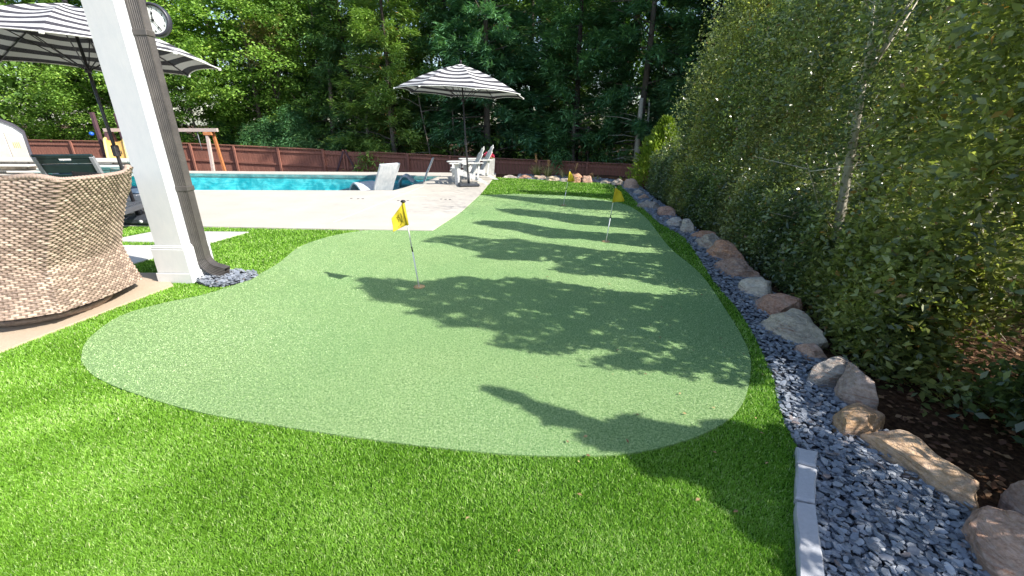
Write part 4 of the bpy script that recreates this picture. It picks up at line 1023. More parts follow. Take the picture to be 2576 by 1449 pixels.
for sx in (-.75, .85):
    for sy in (-.5, .6): MB().box((sx - .06, sy - .06, 0), (sx + .06, sy + .06, 3.4), .006).build('post', M['dark_wood'], pt_)
for k in range(9): MB().box((-.8 + k * .19, -.56, 1.7), (-.8 + k * .19 + .17, .66, 1.74)).build('deck_board', M['dark_wood'], pt_)
MB().bar((.0, .05, 3.3), (.85, .05, 2.6), .12, .12).build('roof_rafter', M['timber'], pt_)
MB().lathe([(.03, 0), (.08, .05), (.08, .12), (.03, .16)], 12).build('wheel_toy', M['blue'], pt_, (-.95, -.6, 2.5))

# ------------------------------------------------------------------ vegetation
def trunk_mesh(h, r0, lean=(0, 0), seed=0, nb=10, z_lo=.3, bl=1.2, up=.35, th=.35, sub=0, ok=None):
    r = random.Random(seed); m = MB(); n_ = 9; pts = []; rad = []
    for i in range(n_):
        t = i / (n_ - 1); pts.append(Vector((lean[0] * t + .05 * h * .1 * math.sin(t * 5 + seed), lean[1] * t + .05 * h * .1 * math.cos(t * 4 + seed), h * t))); rad.append(r0 * (1 - .82 * t))
    m.tube(pts, rad, 8); b = MB()
    for k in range(nb):
        t = z_lo + (1 - z_lo) * (k + r.random()) / nb * .95; i = min(int(t * (n_ - 1)), n_ - 2); p = pts[i].lerp(pts[i + 1], t * (n_ - 1) - i)
        a = r.random() * 6.28; L_ = bl * (1.05 - .6 * t) * r.uniform(.6, 1.2); d = Vector((math.cos(a), math.sin(a), up + r.uniform(-.15, .2))).normalized()
        q1 = p + d * L_ * .5 + Vector((0, 0, .02)); q2 = p + d * L_ + Vector((0, 0, L_ * up * .4))
        if ok and not ok((p, q1, q2)): continue
        b.tube([p, q1, q2], [r0 * th * (1 - .6 * t), r0 * th * .6 * (1 - .6 * t), .003 + r0 * .05], 5, False)
        for _ in range(sub):
            s = r.uniform(.2, .95); pp_ = p.lerp(q2, s); dd_ = (d + Vector((r.gauss(0, .7), r.gauss(0, .7), r.gauss(.1, .5)))).normalized()
            if ok and not ok((pp_ + dd_ * L_ * .5,)): continue
            b.tube([pp_, pp_ + dd_ * L_ * r.uniform(.25, .6)], [.0055, .002], 4, False)
    return m, b

# --- shadow outlines on the green, surveyed from the photograph: the sun-side crowns are clipped to them
def cp(l): return [G((900 + a / 1.6467) * .8385, (520 + b / 1.6467) * .8385) for a, b in l]
SH = [cp(l) for l in (
 [(245, 530), (330, 515), (460, 520), (600, 540), (660, 535), (800, 510), (960, 530), (1060, 515), (1180, 520), (1300, 545), (1480, 570), (1600, 590), (1760, 600), (1900, 610), (2010, 615), (2090, 640), (2135, 740), (2185, 850), (2240, 900), (2330, 960), (2310, 1060), (2230, 1075), (2070, 1075), (2050, 1040), (1880, 1030), (1860, 990), (1700, 1010), (1640, 985), (1400, 980), (1370, 930), (1500, 900), (1420, 865), (1350, 900), (1200, 908), (1080, 885), (960, 870), (900, 835), (1000, 805), (860, 770), (720, 775), (610, 750), (700, 740), (450, 690), (620, 680), (490, 655), (330, 630), (350, 600), (265, 575), (320, 560)],
 [(595, 345), (690, 310), (820, 310), (960, 330), (1080, 325), (1160, 345), (1400, 370), (1600, 390), (1800, 400), (1900, 430), (1960, 470), (2010, 520), (2050, 575), (1900, 570), (1760, 562), (1650, 530), (1500, 515), (1360, 510), (1210, 480), (1290, 465), (1250, 440), (1150, 440), (1000, 435), (860, 420), (900, 400), (800, 375), (700, 350)],
 [(850, 250), (900, 235), (1060, 240), (1200, 265), (1400, 290), (1600, 300), (1740, 310), (1840, 340), (1880, 375), (1700, 370), (1500, 345), (1370, 330), (1200, 325), (1050, 285), (930, 270)],
 [(960, 180), (1080, 178), (1250, 195), (1400, 210), (1600, 225), (1750, 250), (1760, 285), (1560, 270), (1350, 255), (1240, 230), (1070, 210)],
 [(870, 105), (1000, 108), (1100, 118), (1250, 128), (1450, 135), (1620, 150), (1700, 175), (1730, 200), (1600, 190), (1400, 180), (1200, 155), (1050, 132)],
 [(1060, 84), (1200, 90), (1400, 97), (1560, 106), (1680, 130), (1690, 145), (1500, 124), (1300, 112), (1150, 103)],
 [(905, 1055), (960, 1060), (1080, 1090), (1150, 1130), (1300, 1175), (1450, 1210), (1600, 1225), (1650, 1195), (1730, 1240), (1900, 1230), (2050, 1235), (2180, 1250), (2330, 1262), (2420, 1290), (2470, 1340), (2480, 1600), (2400, 1720), (2290, 1700), (2220, 1600), (2080, 1530), (1900, 1490), (1760, 1460), (1700, 1400), (1640, 1390), (1500, 1380), (1400, 1330), (1250, 1270), (1200, 1215), (1000, 1130), (920, 1110)],
 [(975, 1185), (1060, 1195), (1125, 1225), (1100, 1245), (1010, 1220)])]
SH.append(GP([(1600, 1145), (1700, 1110), (1850, 1065), (1960, 1075), (2020, 1100), (2022, 1449), (1985, 1440), (1960, 1400), (1885, 1345), (1860, 1300), (1790, 1245), (1700, 1215), (1625, 1190)]))
GE = np.array(GEDGE)
TANEL = SUN.z / math.hypot(SUN.x, SUN.y); SD = np.array([SUN.x, SUN.y]) / math.hypot(SUN.x, SUN.y)
def shadow_ok(p, keep=.035):
    t = (p[:, 2] - .01) / TANEL; gx = p[:, 0] - SD[0] * t; gy = p[:, 1] - SD[1] * t
    px, py = proj(gx, gy, np.zeros(len(gx))); vis = (gy > .3) & (px > -200) & (px < 2600) & (py > 425) & (py < 1480)
    edge = np.interp(gy, GE[:, 1], GE[:, 0]); vis &= gx < edge + .12
    ins = np.zeros(len(gx), bool); e_ = .028 if keep else 0
    for s in SH: ins |= inpoly(s, gx + .38 * e_, gy + .925 * e_) & inpoly(s, gx - .38 * e_, gy - .925 * e_)
    al = gx * SD[0] + gy * SD[1]; pr_ = gx * .38 + gy * .925; nz = np.zeros(len(gx)); q_ = np.random.default_rng(4)
    for k in range(14):
        a_ = q_.uniform(0, math.pi); f_ = q_.uniform(14, 70); nz += np.sin((al * .45 * math.cos(a_) + pr_ * math.sin(a_)) * f_ + q_.uniform(0, 6.28)) / math.sqrt(7)
    ins &= ~((nz > .98 - .44 * np.clip((al + 1.2) / 1.6, 0, 1) - .42 * np.clip((2.45 - gy) / .25, 0, 1) * (gy > 1.25)) & vis)
    strip_ = (gx > edge - .50) & (rng.random(len(gx)) < .75) & (gy > 2.55)
    return ~vis | ins | strip_ | ((gy > 7.6) & (rng.random(len(gx)) < .22 * (keep > 0)))
RL = np.array(ROCKL)
def rx(y): return np.interp(y, RL[:, 1], RL[:, 0])
# hedge row: trunks
HT = [(3.15, .55, 2.9, 'out'), (3.9, 1.75, 4.4, 'tall broad-leaved holly filling the right edge of the photo'),
      (3.45, 3.05, 3.9, 'dark leafy holly with bare lower twigs above the tan boulders'),
      (3.36, 4.35, 4.3, 'pale-trunked holly tree forking high above the rust-striped boulders'),
      (4.1, 5.5, 3.9, 'loose holly shrub standing just behind the forked pale trunk'),
      (4.35, 6.8, 3.7, 'dense small-leaved holly beyond the forked pale trunk'),
      (4.6, 8.3, 4.2, 'glossy small-leaved holly with sunlit pointed top shoots'),
      (4.8, 9.8, 3.9, 'dark holly at the far end of the hedge behind the golden conifer'),
      (5.4, 2.9, 4.3, 'tall shaded holly in the back row at the upper right corner'),
      (5.6, 4.9, 4.6, 'tall sunlit holly crown in the back row above the forked trunk'),
      (5.9, 7.2, 4.8, 'tall holly crown in the back row beyond the forked trunk'),
      (6.3, 10.0, 5.0, 'tall holly at the back of the hedge meeting the dark conifers')]
TP = np.array([(a, b) for a, b, c, d in HT]); THt = np.array([c for a, b, c, d in HT])
def assign(p): return np.argmin((p[:, None, 0] - TP[None, :, 0]) ** 2 + (p[:, None, 1] - TP[None, :, 1]) ** 2, axis=1)
def hedge_pts(n_):
    y = rng.uniform(-.6, 11.6, n_); front = rx(y) + .10 + np.clip(3.0 - y, 0, 1.6) * .35
    bul = .22 * np.sin(y * 3.1 + 1) + .18 * np.sin(y * 7.3)
    dep_ = np.where(rng.random(n_) < .2, rng.uniform(2.4, 4.4, n_), np.abs(rng.gamma(1.3, .50, n_))); z = np.where(rng.random(n_) < .35, rng.uniform(.0, .9, n_), rng.uniform(.02, 5.0, n_))
    under = np.clip(.45 - z, 0, .45) * .3 + .25 * np.sin(z * 4 + y * 2.2) + .12 * np.sin(z * 9 + y * 6)
    x = front + np.maximum(bul + .15, 0) * np.clip(z * 1.2, .1, 1) + np.clip(under, -.05, 1) * np.clip(z, 0, 1) + dep_ * .8
    p = np.column_stack([x, y, z]); k = assign(p)
    topz = THt[k] * (1 - .10 * ((p[:, 0] - TP[k, 0]) ** 2 + (p[:, 1] - TP[k, 1]) ** 2) / .5) + rng.normal(0, .1, n_) + .30 * np.sin(p[:, 1] * 6.1 + p[:, 0] * 2) + .22 * np.sin(p[:, 0] * 7.3 + p[:, 1] * 3.1)
    big_ = np.sin(p[:, 1] * 3.9 + 1.3 * np.sin(p[:, 2] * 2.1)) + np.sin(p[:, 2] * 3.4 + 2 * np.sin(p[:, 1] * 1.9) + p[:, 0] * 2.2)
    gap = .55 * big_ + np.sin(p[:, 0] * 8.1 + 2 * np.sin(p[:, 2] * 3.3)) * np.sin(p[:, 1] * 7.3 + 1.7 * np.sin(p[:, 0] * 4)) + np.sin(p[:, 2] * 7.7 + p[:, 1] * 3 + p[:, 0] * 5)
    return p[(z < topz) & (gap + rng.normal(0, .25, n_) > .42)]
P1 = hedge_pts(66000)
ys = rng.uniform(2.35, 11.2, 15000); zs = rng.uniform(0, .8, 15000) ** 1.1
P1 = np.vstack([P1, np.column_stack([rx(ys) + .16 + np.abs(rng.normal(0, .22, 15000)) + .25 * np.clip(2.9 - ys, 0, 1), ys, zs])])
P1 = P1[shadow_ok(P1)]
# twig clusters around each point
def cluster(p, n_, rad):
    c = np.repeat(p, n_, 0); o_ = rng.normal(0, rad, (len(c), 3)); return c + o_
L1 = cluster(P1, 11, .075)
fill = []
for s, nn in zip(SH, (5600, 4600, 4200, 5200, 6500, 4200, 9000, 900, 14000)):
    g_ = scatter(s, nn); ok = (g_[:, 0] - np.interp(g_[:, 1], GE[:, 1], GE[:, 0])) < 1.0
    y_ = g_[:, 1]; 
    for _ in range(2):                                       # walk up the sun ray to a crown depth
        xt = rx(np.clip(y_, -.3, 12)) + .22 + rng.gamma(1.5, .42, len(g_)) + .35 * (1 + np.sin(y_ * 5.1)) * .5
        t = (xt - g_[:, 0]) / SD[0]; y_ = g_[:, 1] + SD[1] * t
    z = t * TANEL; m_ = (t > .2) & (z < 5.3) & (y_ > -2.5)
    fill.append(np.column_stack([xt, y_, z])[m_])
F1 = np.vstack(fill); F1 = np.vstack([cluster(F1, 4, .045)])
sy_ = rng.uniform(2.2, 11.5, 2600); sz_ = rng.uniform(.3, 4.8, 2600); sx_ = rx(sy_) + .2 + .20 * sz_ + np.abs(rng.normal(0, .35, 2600))
sh_ = []
for a_, b_, c_ in zip(sx_, sy_, sz_):                        # upright leafy shoots standing clear of the mass
    q_ = np.linspace(0, 1, 20); L_ = random.uniform(.25, .65); sh_.append(np.column_stack([a_ + random.gauss(-.12, .15) * q_ * L_, b_ + random.gauss(0, .2) * q_ * L_, c_ + q_ * L_]) + rng.normal(0, .016, (20, 3)))
sh_ = np.vstack(sh_); NSH = len(sh_)
L1 = np.vstack([L1, F1, sh_])
L1 = L1[(L1[:, 2] > -.1)]; L1 = L1[shadow_ok(L1)]
L1 = L1[(L1[:, 0] > rx(np.clip(L1[:, 1], -.3, 12)) + .12)]
# keep the space round the forked pale trunk open so that it shows
tr_ax = np.array([3.36, 4.35]); dd_ = (L1[:, 0] * tr_ax[1] - L1[:, 1] * tr_ax[0]) / np.hypot(*tr_ax); frontof = (np.hypot(L1[:, 0], L1[:, 1]) < np.hypot(*tr_ax) - .02)
L1 = L1[~(frontof & (np.abs(dd_ + (L1[:, 2] - 1) * -.04) < .085) & (L1[:, 2] > .5) & (L1[:, 2] < 3.2) & (rng.random(len(L1)) < .9))]
hk = assign(L1)
print('hedge leaves', len(L1))
for k, (hx, hy, hh_, lab) in enumerate(HT):
    if lab == 'out': lab = 'holly shrub beside the camera whose shadow falls on the lawn corner'
    P_ = L1[hk == k]; n_ = len(P_)
    rt_ = empty('holly_tree', (hx, hy, float(terr(np.array(hx), np.array(hy)))), 0, lab, 'tree', 'hollies in the hedge row')
    base_ = np.array(rt_.location[:])
    okf = lambda ps, b_=base_: bool(shadow_ok(np.array([np.array(q_[:]) + b_ for q_ in ps]), 0).all())
    big = 1.2 if hy < 4 else (1.1 if hy < 7 else 1.2)
    ln = rng.uniform(.032, .060, n_) * big; d = rdir(n_); d[:, 2] = d[:, 2] * .7 + .15; nn_ = rdir(n_) * .9 + np.array([0, 0, .8])
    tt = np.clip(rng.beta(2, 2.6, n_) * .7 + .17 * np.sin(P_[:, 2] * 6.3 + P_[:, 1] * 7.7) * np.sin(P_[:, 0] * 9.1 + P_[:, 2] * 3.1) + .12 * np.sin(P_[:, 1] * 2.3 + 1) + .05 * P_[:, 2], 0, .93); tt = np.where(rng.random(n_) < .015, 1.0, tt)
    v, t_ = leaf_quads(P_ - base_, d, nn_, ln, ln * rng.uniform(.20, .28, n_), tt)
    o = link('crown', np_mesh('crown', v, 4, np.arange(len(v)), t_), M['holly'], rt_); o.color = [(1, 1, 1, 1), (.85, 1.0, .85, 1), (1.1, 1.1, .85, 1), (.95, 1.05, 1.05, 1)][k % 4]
    if k == 3:
        m, b = trunk_mesh(1.0, .01, (0, 0), k, 1)
        m = MB(); q0 = Vector((-.02, 0, -.05))
        P0 = [Vector((0.02, -.02, 0)), Vector((.05, 0, .5)), Vector((.0, .02, 1.1)), Vector((-.06, .02, 1.6)), Vector((-.10, .02, 1.95))]
        m.tube(P0, [.052, .046, .040, .036, .032], 9)
        for e_, r_ in (((-.22, .05, 3.3), .016), ((-.02, -.05, 3.1), .014), ((.18, -.02, 2.9), .012), ((.30, .1, 2.75), .010), ((-.12, .3, 3.2), .012), ((.08, -.15, 2.8), .008)):
            m.tube([P0[-1], P0[-1].lerp(Vector(e_), .35) + Vector((.02, 0, .05)), Vector(e_)], [r_ * 1.5, r_, r_ * .4], 7)
        m.build('trunk', M['bark_pale'], rt_)
        _, b = trunk_mesh(hh_ * .85, .03, (0, 0), k, 30, .08, .9, .5, .35, 4, okf); b.build('branches', M['bark_pale'], rt_)['kind'] = 'stuff'
    else:
        m, b = trunk_mesh(hh_ * (.35 if k == 2 else .72), .045, (random.uniform(-.25, .1), random.uniform(-.2, .2)), k + 3, 44, .04, 1.0, .45, .3, 5, okf)
        m.build('trunk', M['bark_pale'] if k in (2, 4, 1) else M['bark'], rt_); b.build('branches', M['bark_pale'] if k in (1, 2, 3, 4) else M['bark'], rt_)['kind'] = 'stuff'

# --- background tree kinds
def conifer_crown(H_, z0, r0, seed, nb=150, frond=.34, dens=46, droop=.25, jag=.35):
    r = np.random.default_rng(seed); parts = []
    for k in range(nb):
        t = (k + r.random()) / nb; z = z0 + (H_ - z0) * t; L_ = r0 * (1 - t) ** .75 * r.uniform(1 - jag, 1.12) + .25; a = r.uniform(0, 2 * math.pi)
        n_ = max(6, int(dens * L_ / r0)); s = r.uniform(.12, 1, n_) ** .8
        bx = np.cos(a) * s * L_; by = np.sin(a) * s * L_; bz = z + s * L_ * .18 - droop * (s * L_) ** 2 / max(L_, .3) * .6
        c = np.column_stack([bx, by, bz]) + r.normal(0, .10, (n_, 3)) * (.4 + L_ / r0)
        for rep in range(9):
            sd_ = a + r.normal(0, .6, n_); d = np.column_stack([np.cos(sd_), np.sin(sd_), r.normal(.05, .35, n_) - .12]); u = rdir(n_, r) * .5 + np.array([0, 0, 1])
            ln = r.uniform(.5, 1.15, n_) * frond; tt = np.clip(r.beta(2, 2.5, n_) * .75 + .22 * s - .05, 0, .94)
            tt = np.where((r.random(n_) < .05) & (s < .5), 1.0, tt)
            parts.append(leaf_quads(c + r.normal(0, .07, (n_, 3)), d, u, ln, ln * .085, tt, .04))
    return leaves_mesh('crown', parts)
def broad_crown(H_, z0, r0, seed, ncl=420, per=90, leaf=.13, flat=.45):
    r = np.random.default_rng(seed); parts = []
    u_ = rdir(ncl, r); rad = r.uniform(.45, 1.0, ncl) ** .6
    cz = (H_ + z0) / 2; c = u_ * rad[:, None] * np.array([r0, r0, (H_ - z0) / 2])
    c[:, 0] += .25 * r0 * np.sin(c[:, 2] * 1.1 + seed); c[:, 2] += cz
    for k in range(ncl):
        cr = r.uniform(.35, .75); n_ = int(per * cr / .55); o_ = rdir(n_, r) * (r.random((n_, 1)) ** .4) * np.array([cr, cr, cr * flat])
        o_[:, 2] = o_[:, 2] - .12 * (o_[:, 0] ** 2 + o_[:, 1] ** 2) / cr
        p = c[k] + o_; d = rdir(n_, r); d[:, 2] = d[:, 2] * .4 - .25; nn_ = rdir(n_, r) * .55 + np.array([0, 0, 1]) + u_[k] * .3
        ln = r.uniform(.6, 1.3, n_) * leaf; tt = np.clip(r.beta(2, 2, n_) * .7 + r.uniform(0, .3), 0, 1)
        parts.append(leaf_quads(p, d, nn_, ln, ln * .36, tt, .08))
    return leaves_mesh('crown', parts)
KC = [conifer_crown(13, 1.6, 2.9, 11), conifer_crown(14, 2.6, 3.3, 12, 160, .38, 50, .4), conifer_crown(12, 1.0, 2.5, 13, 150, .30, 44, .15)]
KB = [broad_crown(12, 1.6, 3.6, 21), broad_crown(13, 2.6, 3.9, 22, 420, 95, .15, .3), broad_crown(8, .6, 3.0, 23, 320, 90, .11)]
KS = conifer_crown(2.3, .1, .85, 31, 70, .16, 26, .1, .2)
for me in KC + [KS]: me.materials.append(M['conifer'])
for me in KB: me.materials.append(M['broad'])
def tm(h, r0, seed, nb, zl, bl, up, mat):
    m, b = trunk_mesh(h, r0, (random.uniform(-.4, .4), random.uniform(-.3, .3)), seed, nb, zl, bl, up, .3); a = m.mesh('trunk'); a.materials.append(mat); c = b.mesh('branches'); c.materials.append(mat); return a, c
TMS = {'c0': tm(12.6, .17, 1, 36, .04, 2.4, .05, M['bark_dark']), 'c1': tm(13.6, .20, 2, 36, .06, 2.8, .02, M['bark']), 'c2': tm(11.6, .14, 3, 34, .05, 2.2, .08, M['bark_dark']),
       'b0': tm(10.5, .15, 4, 22, .2, 3.0, .5, M['bark']), 'b1': tm(11.5, .18, 5, 22, .22, 3.2, .45, M['bark_dark']), 'b2': tm(6.8, .09, 6, 20, .08, 2.4, .5, M['bark']), 's': tm(2.1, .03, 7, 16, .05, .6, .1, M['bark'])}
def tree(kind, x, y, s, rz, tint, label, group, sz=None):
    cr = {'c': KC, 'b': KB, 's': [KS]}[kind[0]][int(kind[1]) if len(kind) > 1 else 0]
    nm = {'c': 'conifer_tree', 'b': 'broadleaf_tree', 's': 'young_spruce'}[kind[0]]
    t = empty(nm, (x, y, float(terr(np.array(x), np.array(y))) - .03), rz, label, 'tree', group); t.scale = (s, s, sz or s)
    o = link('crown', cr, None, t); o.color = (*tint, 1)
    a, b = TMS[kind]; link('trunk', a, None, t); link('branches', b, None, t)['kind'] = 'stuff'; return t
G1 = 'trees in the wood behind the fence'
T = tree
DG = (.85, 1.0, 1.0); BG_ = (.8, 1.05, 1.15); YG = (1.6, 1.45, .8); LG = (1.35, 1.35, 1.0); NG = (1.1, 1.1, 1.0)
T('b2', -26.0, 25.5, 1.15, .3, LG, 'low leafy tree arching over the fence by the shed', G1)
T('b0', -29.5, 29.0, 1.1, 1.0, NG, 'leafy tree rising behind the shed roof at the far left', G1)
T('b2', -21.5, 25.0, 1.05, 1.9, LG, 'bushy bright tree over the fence left of the slide', G1)
T('b1', -23.5, 28.5, 1.05, 2.6, NG, 'tall leafy tree above the near parasol canopy', G1)
T('b2', -17.2, 24.6, 1.1, 3.3, LG, 'bushy leafy tree above the swing beam behind the column', G1)
T('b1', -17.5, 27.5, 1.15, 4.4, (1.45, 1.45, .95), 'bright sunlit maple-like tree just right of the clock', G1)
T('b0', -13.8, 24.6, 1.0, 5.1, LG, 'layered bright leafy tree beyond the tip of the near parasol', G1)
T('c1', -12.5, 27.5, 1.05, .5, DG, 'dark conifer left of the dead yellow-brown branch', G1)
T('b0', -10.6, 25.6, .98, 2.0, NG, 'mid-green leafy tree behind the row of young spruces', G1)
T('c0', -8.6, 24.4, 1.0, 1.2, (.95, 1.05, .95), 'slender dark conifer above the fence gate', G1)
T('b2', -7.6, 27.8, 1.3, 5.4, (1.7, 1.4, .7), 'yellowing leafy tree glimpsed between the dark conifers', G1)
T('c2', -5.9, 21.9, 1.02, 2.4, YG, 'yellow-green cypress with rusty patches left of the far parasol', G1)
T('c0', -3.6, 24.2, 1.1, 3.3, DG, 'dark conifer directly behind the left tip of the far parasol', G1)
T('c1', -1.2, 22.3, 1.0, 4.1, BG_, 'blue-green conifer rising above the far parasol', G1)
T('c2', 1.0, 24.6, 1.15, .9, DG, 'dark conifer with sky glimpses just right of the far parasol top', G1)
T('c0', 3.0, 21.6, 1.05, 5.0, (.95, 1.15, 1.0), 'green conifer with hanging sprays behind the plumed grasses', G1)
T('c1', 5.7, 20.6, 1.0, 2.2, (.9, 1.1, 1.05), 'large conifer with bare lower side branches at the end of the fence', G1)
T('c2', 7.9, 19.2, 1.1, 3.7, (.9, 1.0, .95), 'tall conifer rising behind the far end of the holly hedge', G1)
T('c0', 9.3, 16.4, 1.1, .2, DG, 'dark conifer looming over the back of the hedge', G1)
T('c1', 10.5, 22.5, 1.2, 1.1, DG, 'dark conifer deep in the wood above the hedge', G1)
T('b0', -4.6, 27.5, 1.05, .7, NG, 'leafy tree seen below the conifer branches left of the parasol pole', G1)
T('b1', 1.6, 28.5, 1.0, 2.7, NG, 'leafy tree deep in the wood behind the adirondack chairs', G1)
T('b0', 6.0, 27.5, 1.1, 3.9, (.9, 1, .9), 'leafy tree deep in the wood behind the golden conifer', G1)
T('c0', 12.5, 13.6, 1.0, 4.0, DG, 'tall conifer hidden behind the middle of the holly hedge', G1)
T('c2', 8.6, 12.4, 1.0, 2.1, DG, 'tall slim conifer behind the hedge nearest the far lawn', G1, 1.5)
T('c0', 10.4, 13.6, 1.0, 5.2, DG, 'tall slim conifer behind the hedge, second from the far lawn', G1, 1.5)
T('c1', 15.5, 15.5, 1.35, 1.7, DG, 'very tall conifer shading the right end of the fence', G1)
T('c2', 14.5, 19.5, 1.4, 5.7, DG, 'very tall conifer in the wood beyond the hedge', G1)
T('c1', 20.0, 15.0, 1.5, 2.9, DG, 'tallest conifer far beyond the hedge on the sunny side', G1)
T('b2', 9.8, 3.0, .6, 1.0, NG, 'low leafy tree behind the shaded holly at the right edge', G1)
T('b2', 10.2, 6.2, .62, 2.0, NG, 'low leafy tree far behind the forked pale trunk', G1)
T('b2', 10.6, 9.4, .62, 3.0, NG, 'low leafy tree behind the middle back-row hollies', G1)
T('c0', 22.0, 19.5, 1.5, 3.9, DG, 'towering dark conifer furthest to the side beyond the hedge', G1)
for i, (px, Y, s, lab) in enumerate(((640, 23.4, .85, 'young spruce peeping over the fence right of the swing beam'), (682, 23.0, .95, 'second young spruce behind the fence, left of the broadest one'),
                          (745, 22.6, 1.15, 'broadest young spruce standing behind the fence left of the gate'), (560, 24.4, .9, 'young spruce just above the fence beside the swing leg'))):
    X_ = AT(px, 360, Y)[0]; t = T('s', X_, Y, s, i * 1.3, (.9, 1.15, 1.1), lab, 'young spruces behind the fence'); t.location.z = AT(px, 385, Y)[2] - .55
KD = broad_crown(8.4, 5.6, .95, 44, 55, 60, .12); KD.materials.append(M['broad'])
t = empty('broadleaf_tree', (-12.2, 23.6, float(terr(np.array(-12.2), np.array(23.6)))), 0, 'thin tree with a dead tan-brown leafy top among the green trees', 'tree', G1)
link('crown', KD, None, t).color = (2.0, 1.05, 1.9, 1)
MB().tube([(0, 0, 0), (.15, 0, 3), (-.05, 0, 5.6), (-.5, 0, 7.6)], [.08, .07, .05, .02], 7).build('trunk', M['bark_dark'], t)
# slim bare trunks seen against the dark wood
for i, (xt, yt, xb, yb, Y, r_, lab) in enumerate(((975, 225, 990, 372, 21.6, .12, 'grey trunk behind the fence left of the far parasol pole'), (1050, 230, 1078, 376, 21.0, .032, 'thin leaning pale trunk just left of the far parasol pole'),
        (1138, 260, 1142, 380, 21.5, .05, 'thin straight trunk beside the parasol pole'), (1445, 300, 1440, 405, 20.2, .10, 'stout grey trunk behind the plumed grasses'), (1480, 330, 1478, 410, 20.2, .06, 'slim trunk to the right of the stout grey trunk'),
        (1612, 270, 1598, 418, 18.9, .13, 'thick grey trunk with dead side branches at the fence end'), (1632, 280, 1622, 420, 19.1, .06, 'slimmer twin trunk beside the thick grey one'), (700, 150, 706, 366, 25.0, .10, 'dark trunk among the leafy trees above the young spruces'),
        (830, 200, 838, 370, 23.5, .13, 'dark trunk behind the gate'), (920, 240, 926, 374, 23.0, .09, 'slim dark trunk right of the gate'))):
    b_ = Vector(AT(xb, yb, Y)); t_ = Vector(AT(xt, yt, Y)); d = (t_ - b_); g_ = b_ - d * ((b_.z + 1.75) / d.z)
    rt_ = empty('bare_trunk', g_, 0, lab, 'tree trunk', 'slim trunks behind the fence'); e = (t_ + d * .15) - g_
    MB().tube([(0, 0, -.1), e * .35 + Vector((.04, 0, 0)), e * .7, e], [r_ * 1.15, r_, r_ * .85, r_ * .6], 9).build('trunk', M['bark_pale'] if i in (5, 6) else M['bark'], rt_)
    b = MB(); rr_ = random.Random(i)
    for k in range(14 if i in (5, 6, 3) else 6):
        s = rr_.uniform(.25, .95); p = e * s; a = rr_.choice((math.pi, math.pi, 0)) + rr_.gauss(0, .7); L_ = rr_.uniform(.6, 1.9); q_ = p + Vector((math.cos(a) * L_, math.sin(a) * L_ * .6, rr_.uniform(-.15, .35) * L_))
        b.tube([p, p.lerp(q_, .5) + Vector((0, 0, .06)), q_], [.022, .014, .005], 5, False)
    b.build('branches', M['bark_pale'] if i in (5, 6) else M['bark'], rt_)['kind'] = 'stuff'
# distant wood, one mass
parts = []; r = np.random.default_rng(77)
for k in range(1500):
    a = r.uniform(R(-70), R(75)); D = r.uniform(34, 46); c = np.array([math.sin(a) * D, math.cos(a) * D, r.uniform(-1, 15)]); cr = r.uniform(.9, 1.8); n_ = 70
    p = c + rdir(n_, r) * (r.random((n_, 1)) ** .4) * np.array([cr, cr, cr * .7]); ln = r.uniform(.22, .5, n_); parts.append(leaf_quads(p, rdir(n_, r), rdir(n_, r) + np.array([0, 0, .7]), ln, ln * .38, np.clip(r.beta(2, 2, n_) * .7 + r.uniform(0, .2), 0, 1), .06))
me = leaves_mesh('distant_wood', parts); o = tag(link('distant_wood', me, M['broad']), 'dense wood beyond the first trees', kind='stuff'); o.color = (.8, .85, .8, 1)
# undergrowth behind the fence
parts = []
for k in range(420):
    x_ = r.uniform(-30, 9); y_ = 24.5 - (x_ + 30) * .155 + r.uniform(.6, 6); c = np.array([x_, y_, r.uniform(-1.6, .7)]); cr = r.uniform(.4, .9); n_ = 80
    p = c + rdir(n_, r) * (r.random((n_, 1)) ** .4) * cr; ln = r.uniform(.10, .2, n_); parts.append(leaf_quads(p, rdir(n_, r), rdir(n_, r) + np.array([0, 0, .7]), ln, ln * .36, np.clip(r.beta(2, 2, n_) * .8 + r.uniform(0, .2), 0, 1), .06))
o = tag(link('undergrowth', leaves_mesh('undergrowth', parts), M['broad']), 'leafy undergrowth behind the fence', kind='stuff'); o.color = (1, 1.05, .9, 1)

# golden conifer, plumed grasses, spiky tufts
ga = empty('golden_conifer', (4.15, 12.3, -.1), 0, 'bright yellow-green arborvitae between the fence and the hedge', 'shrub')
parts = []; r = np.random.default_rng(5); n_ = 5200
t = r.random(n_) ** .75; z = .05 + 1.75 * t; a = r.uniform(0, 2 * math.pi, n_); rad = (.75 * (1 - t ** 1.4) + .04) * r.uniform(.55, 1.12, n_) * (1 + .2 * np.sin(a * 5 + z * 6))
c = np.column_stack([np.cos(a) * rad, np.sin(a) * rad, z]); d = np.column_stack([np.cos(a) * .6, np.sin(a) * .6, r.uniform(.2, 1.1, n_)]) + r.normal(0, .3, (n_, 3))
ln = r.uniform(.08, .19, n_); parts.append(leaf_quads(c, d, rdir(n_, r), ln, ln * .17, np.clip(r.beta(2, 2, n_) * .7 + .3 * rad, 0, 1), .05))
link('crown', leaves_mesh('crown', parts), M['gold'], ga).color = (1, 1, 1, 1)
MB().tube([(0, 0, -.05), (0, .02, .9), (.01, 0, 1.7)], [.03, .02, .006], 7).build('trunk', M['bark'], ga)
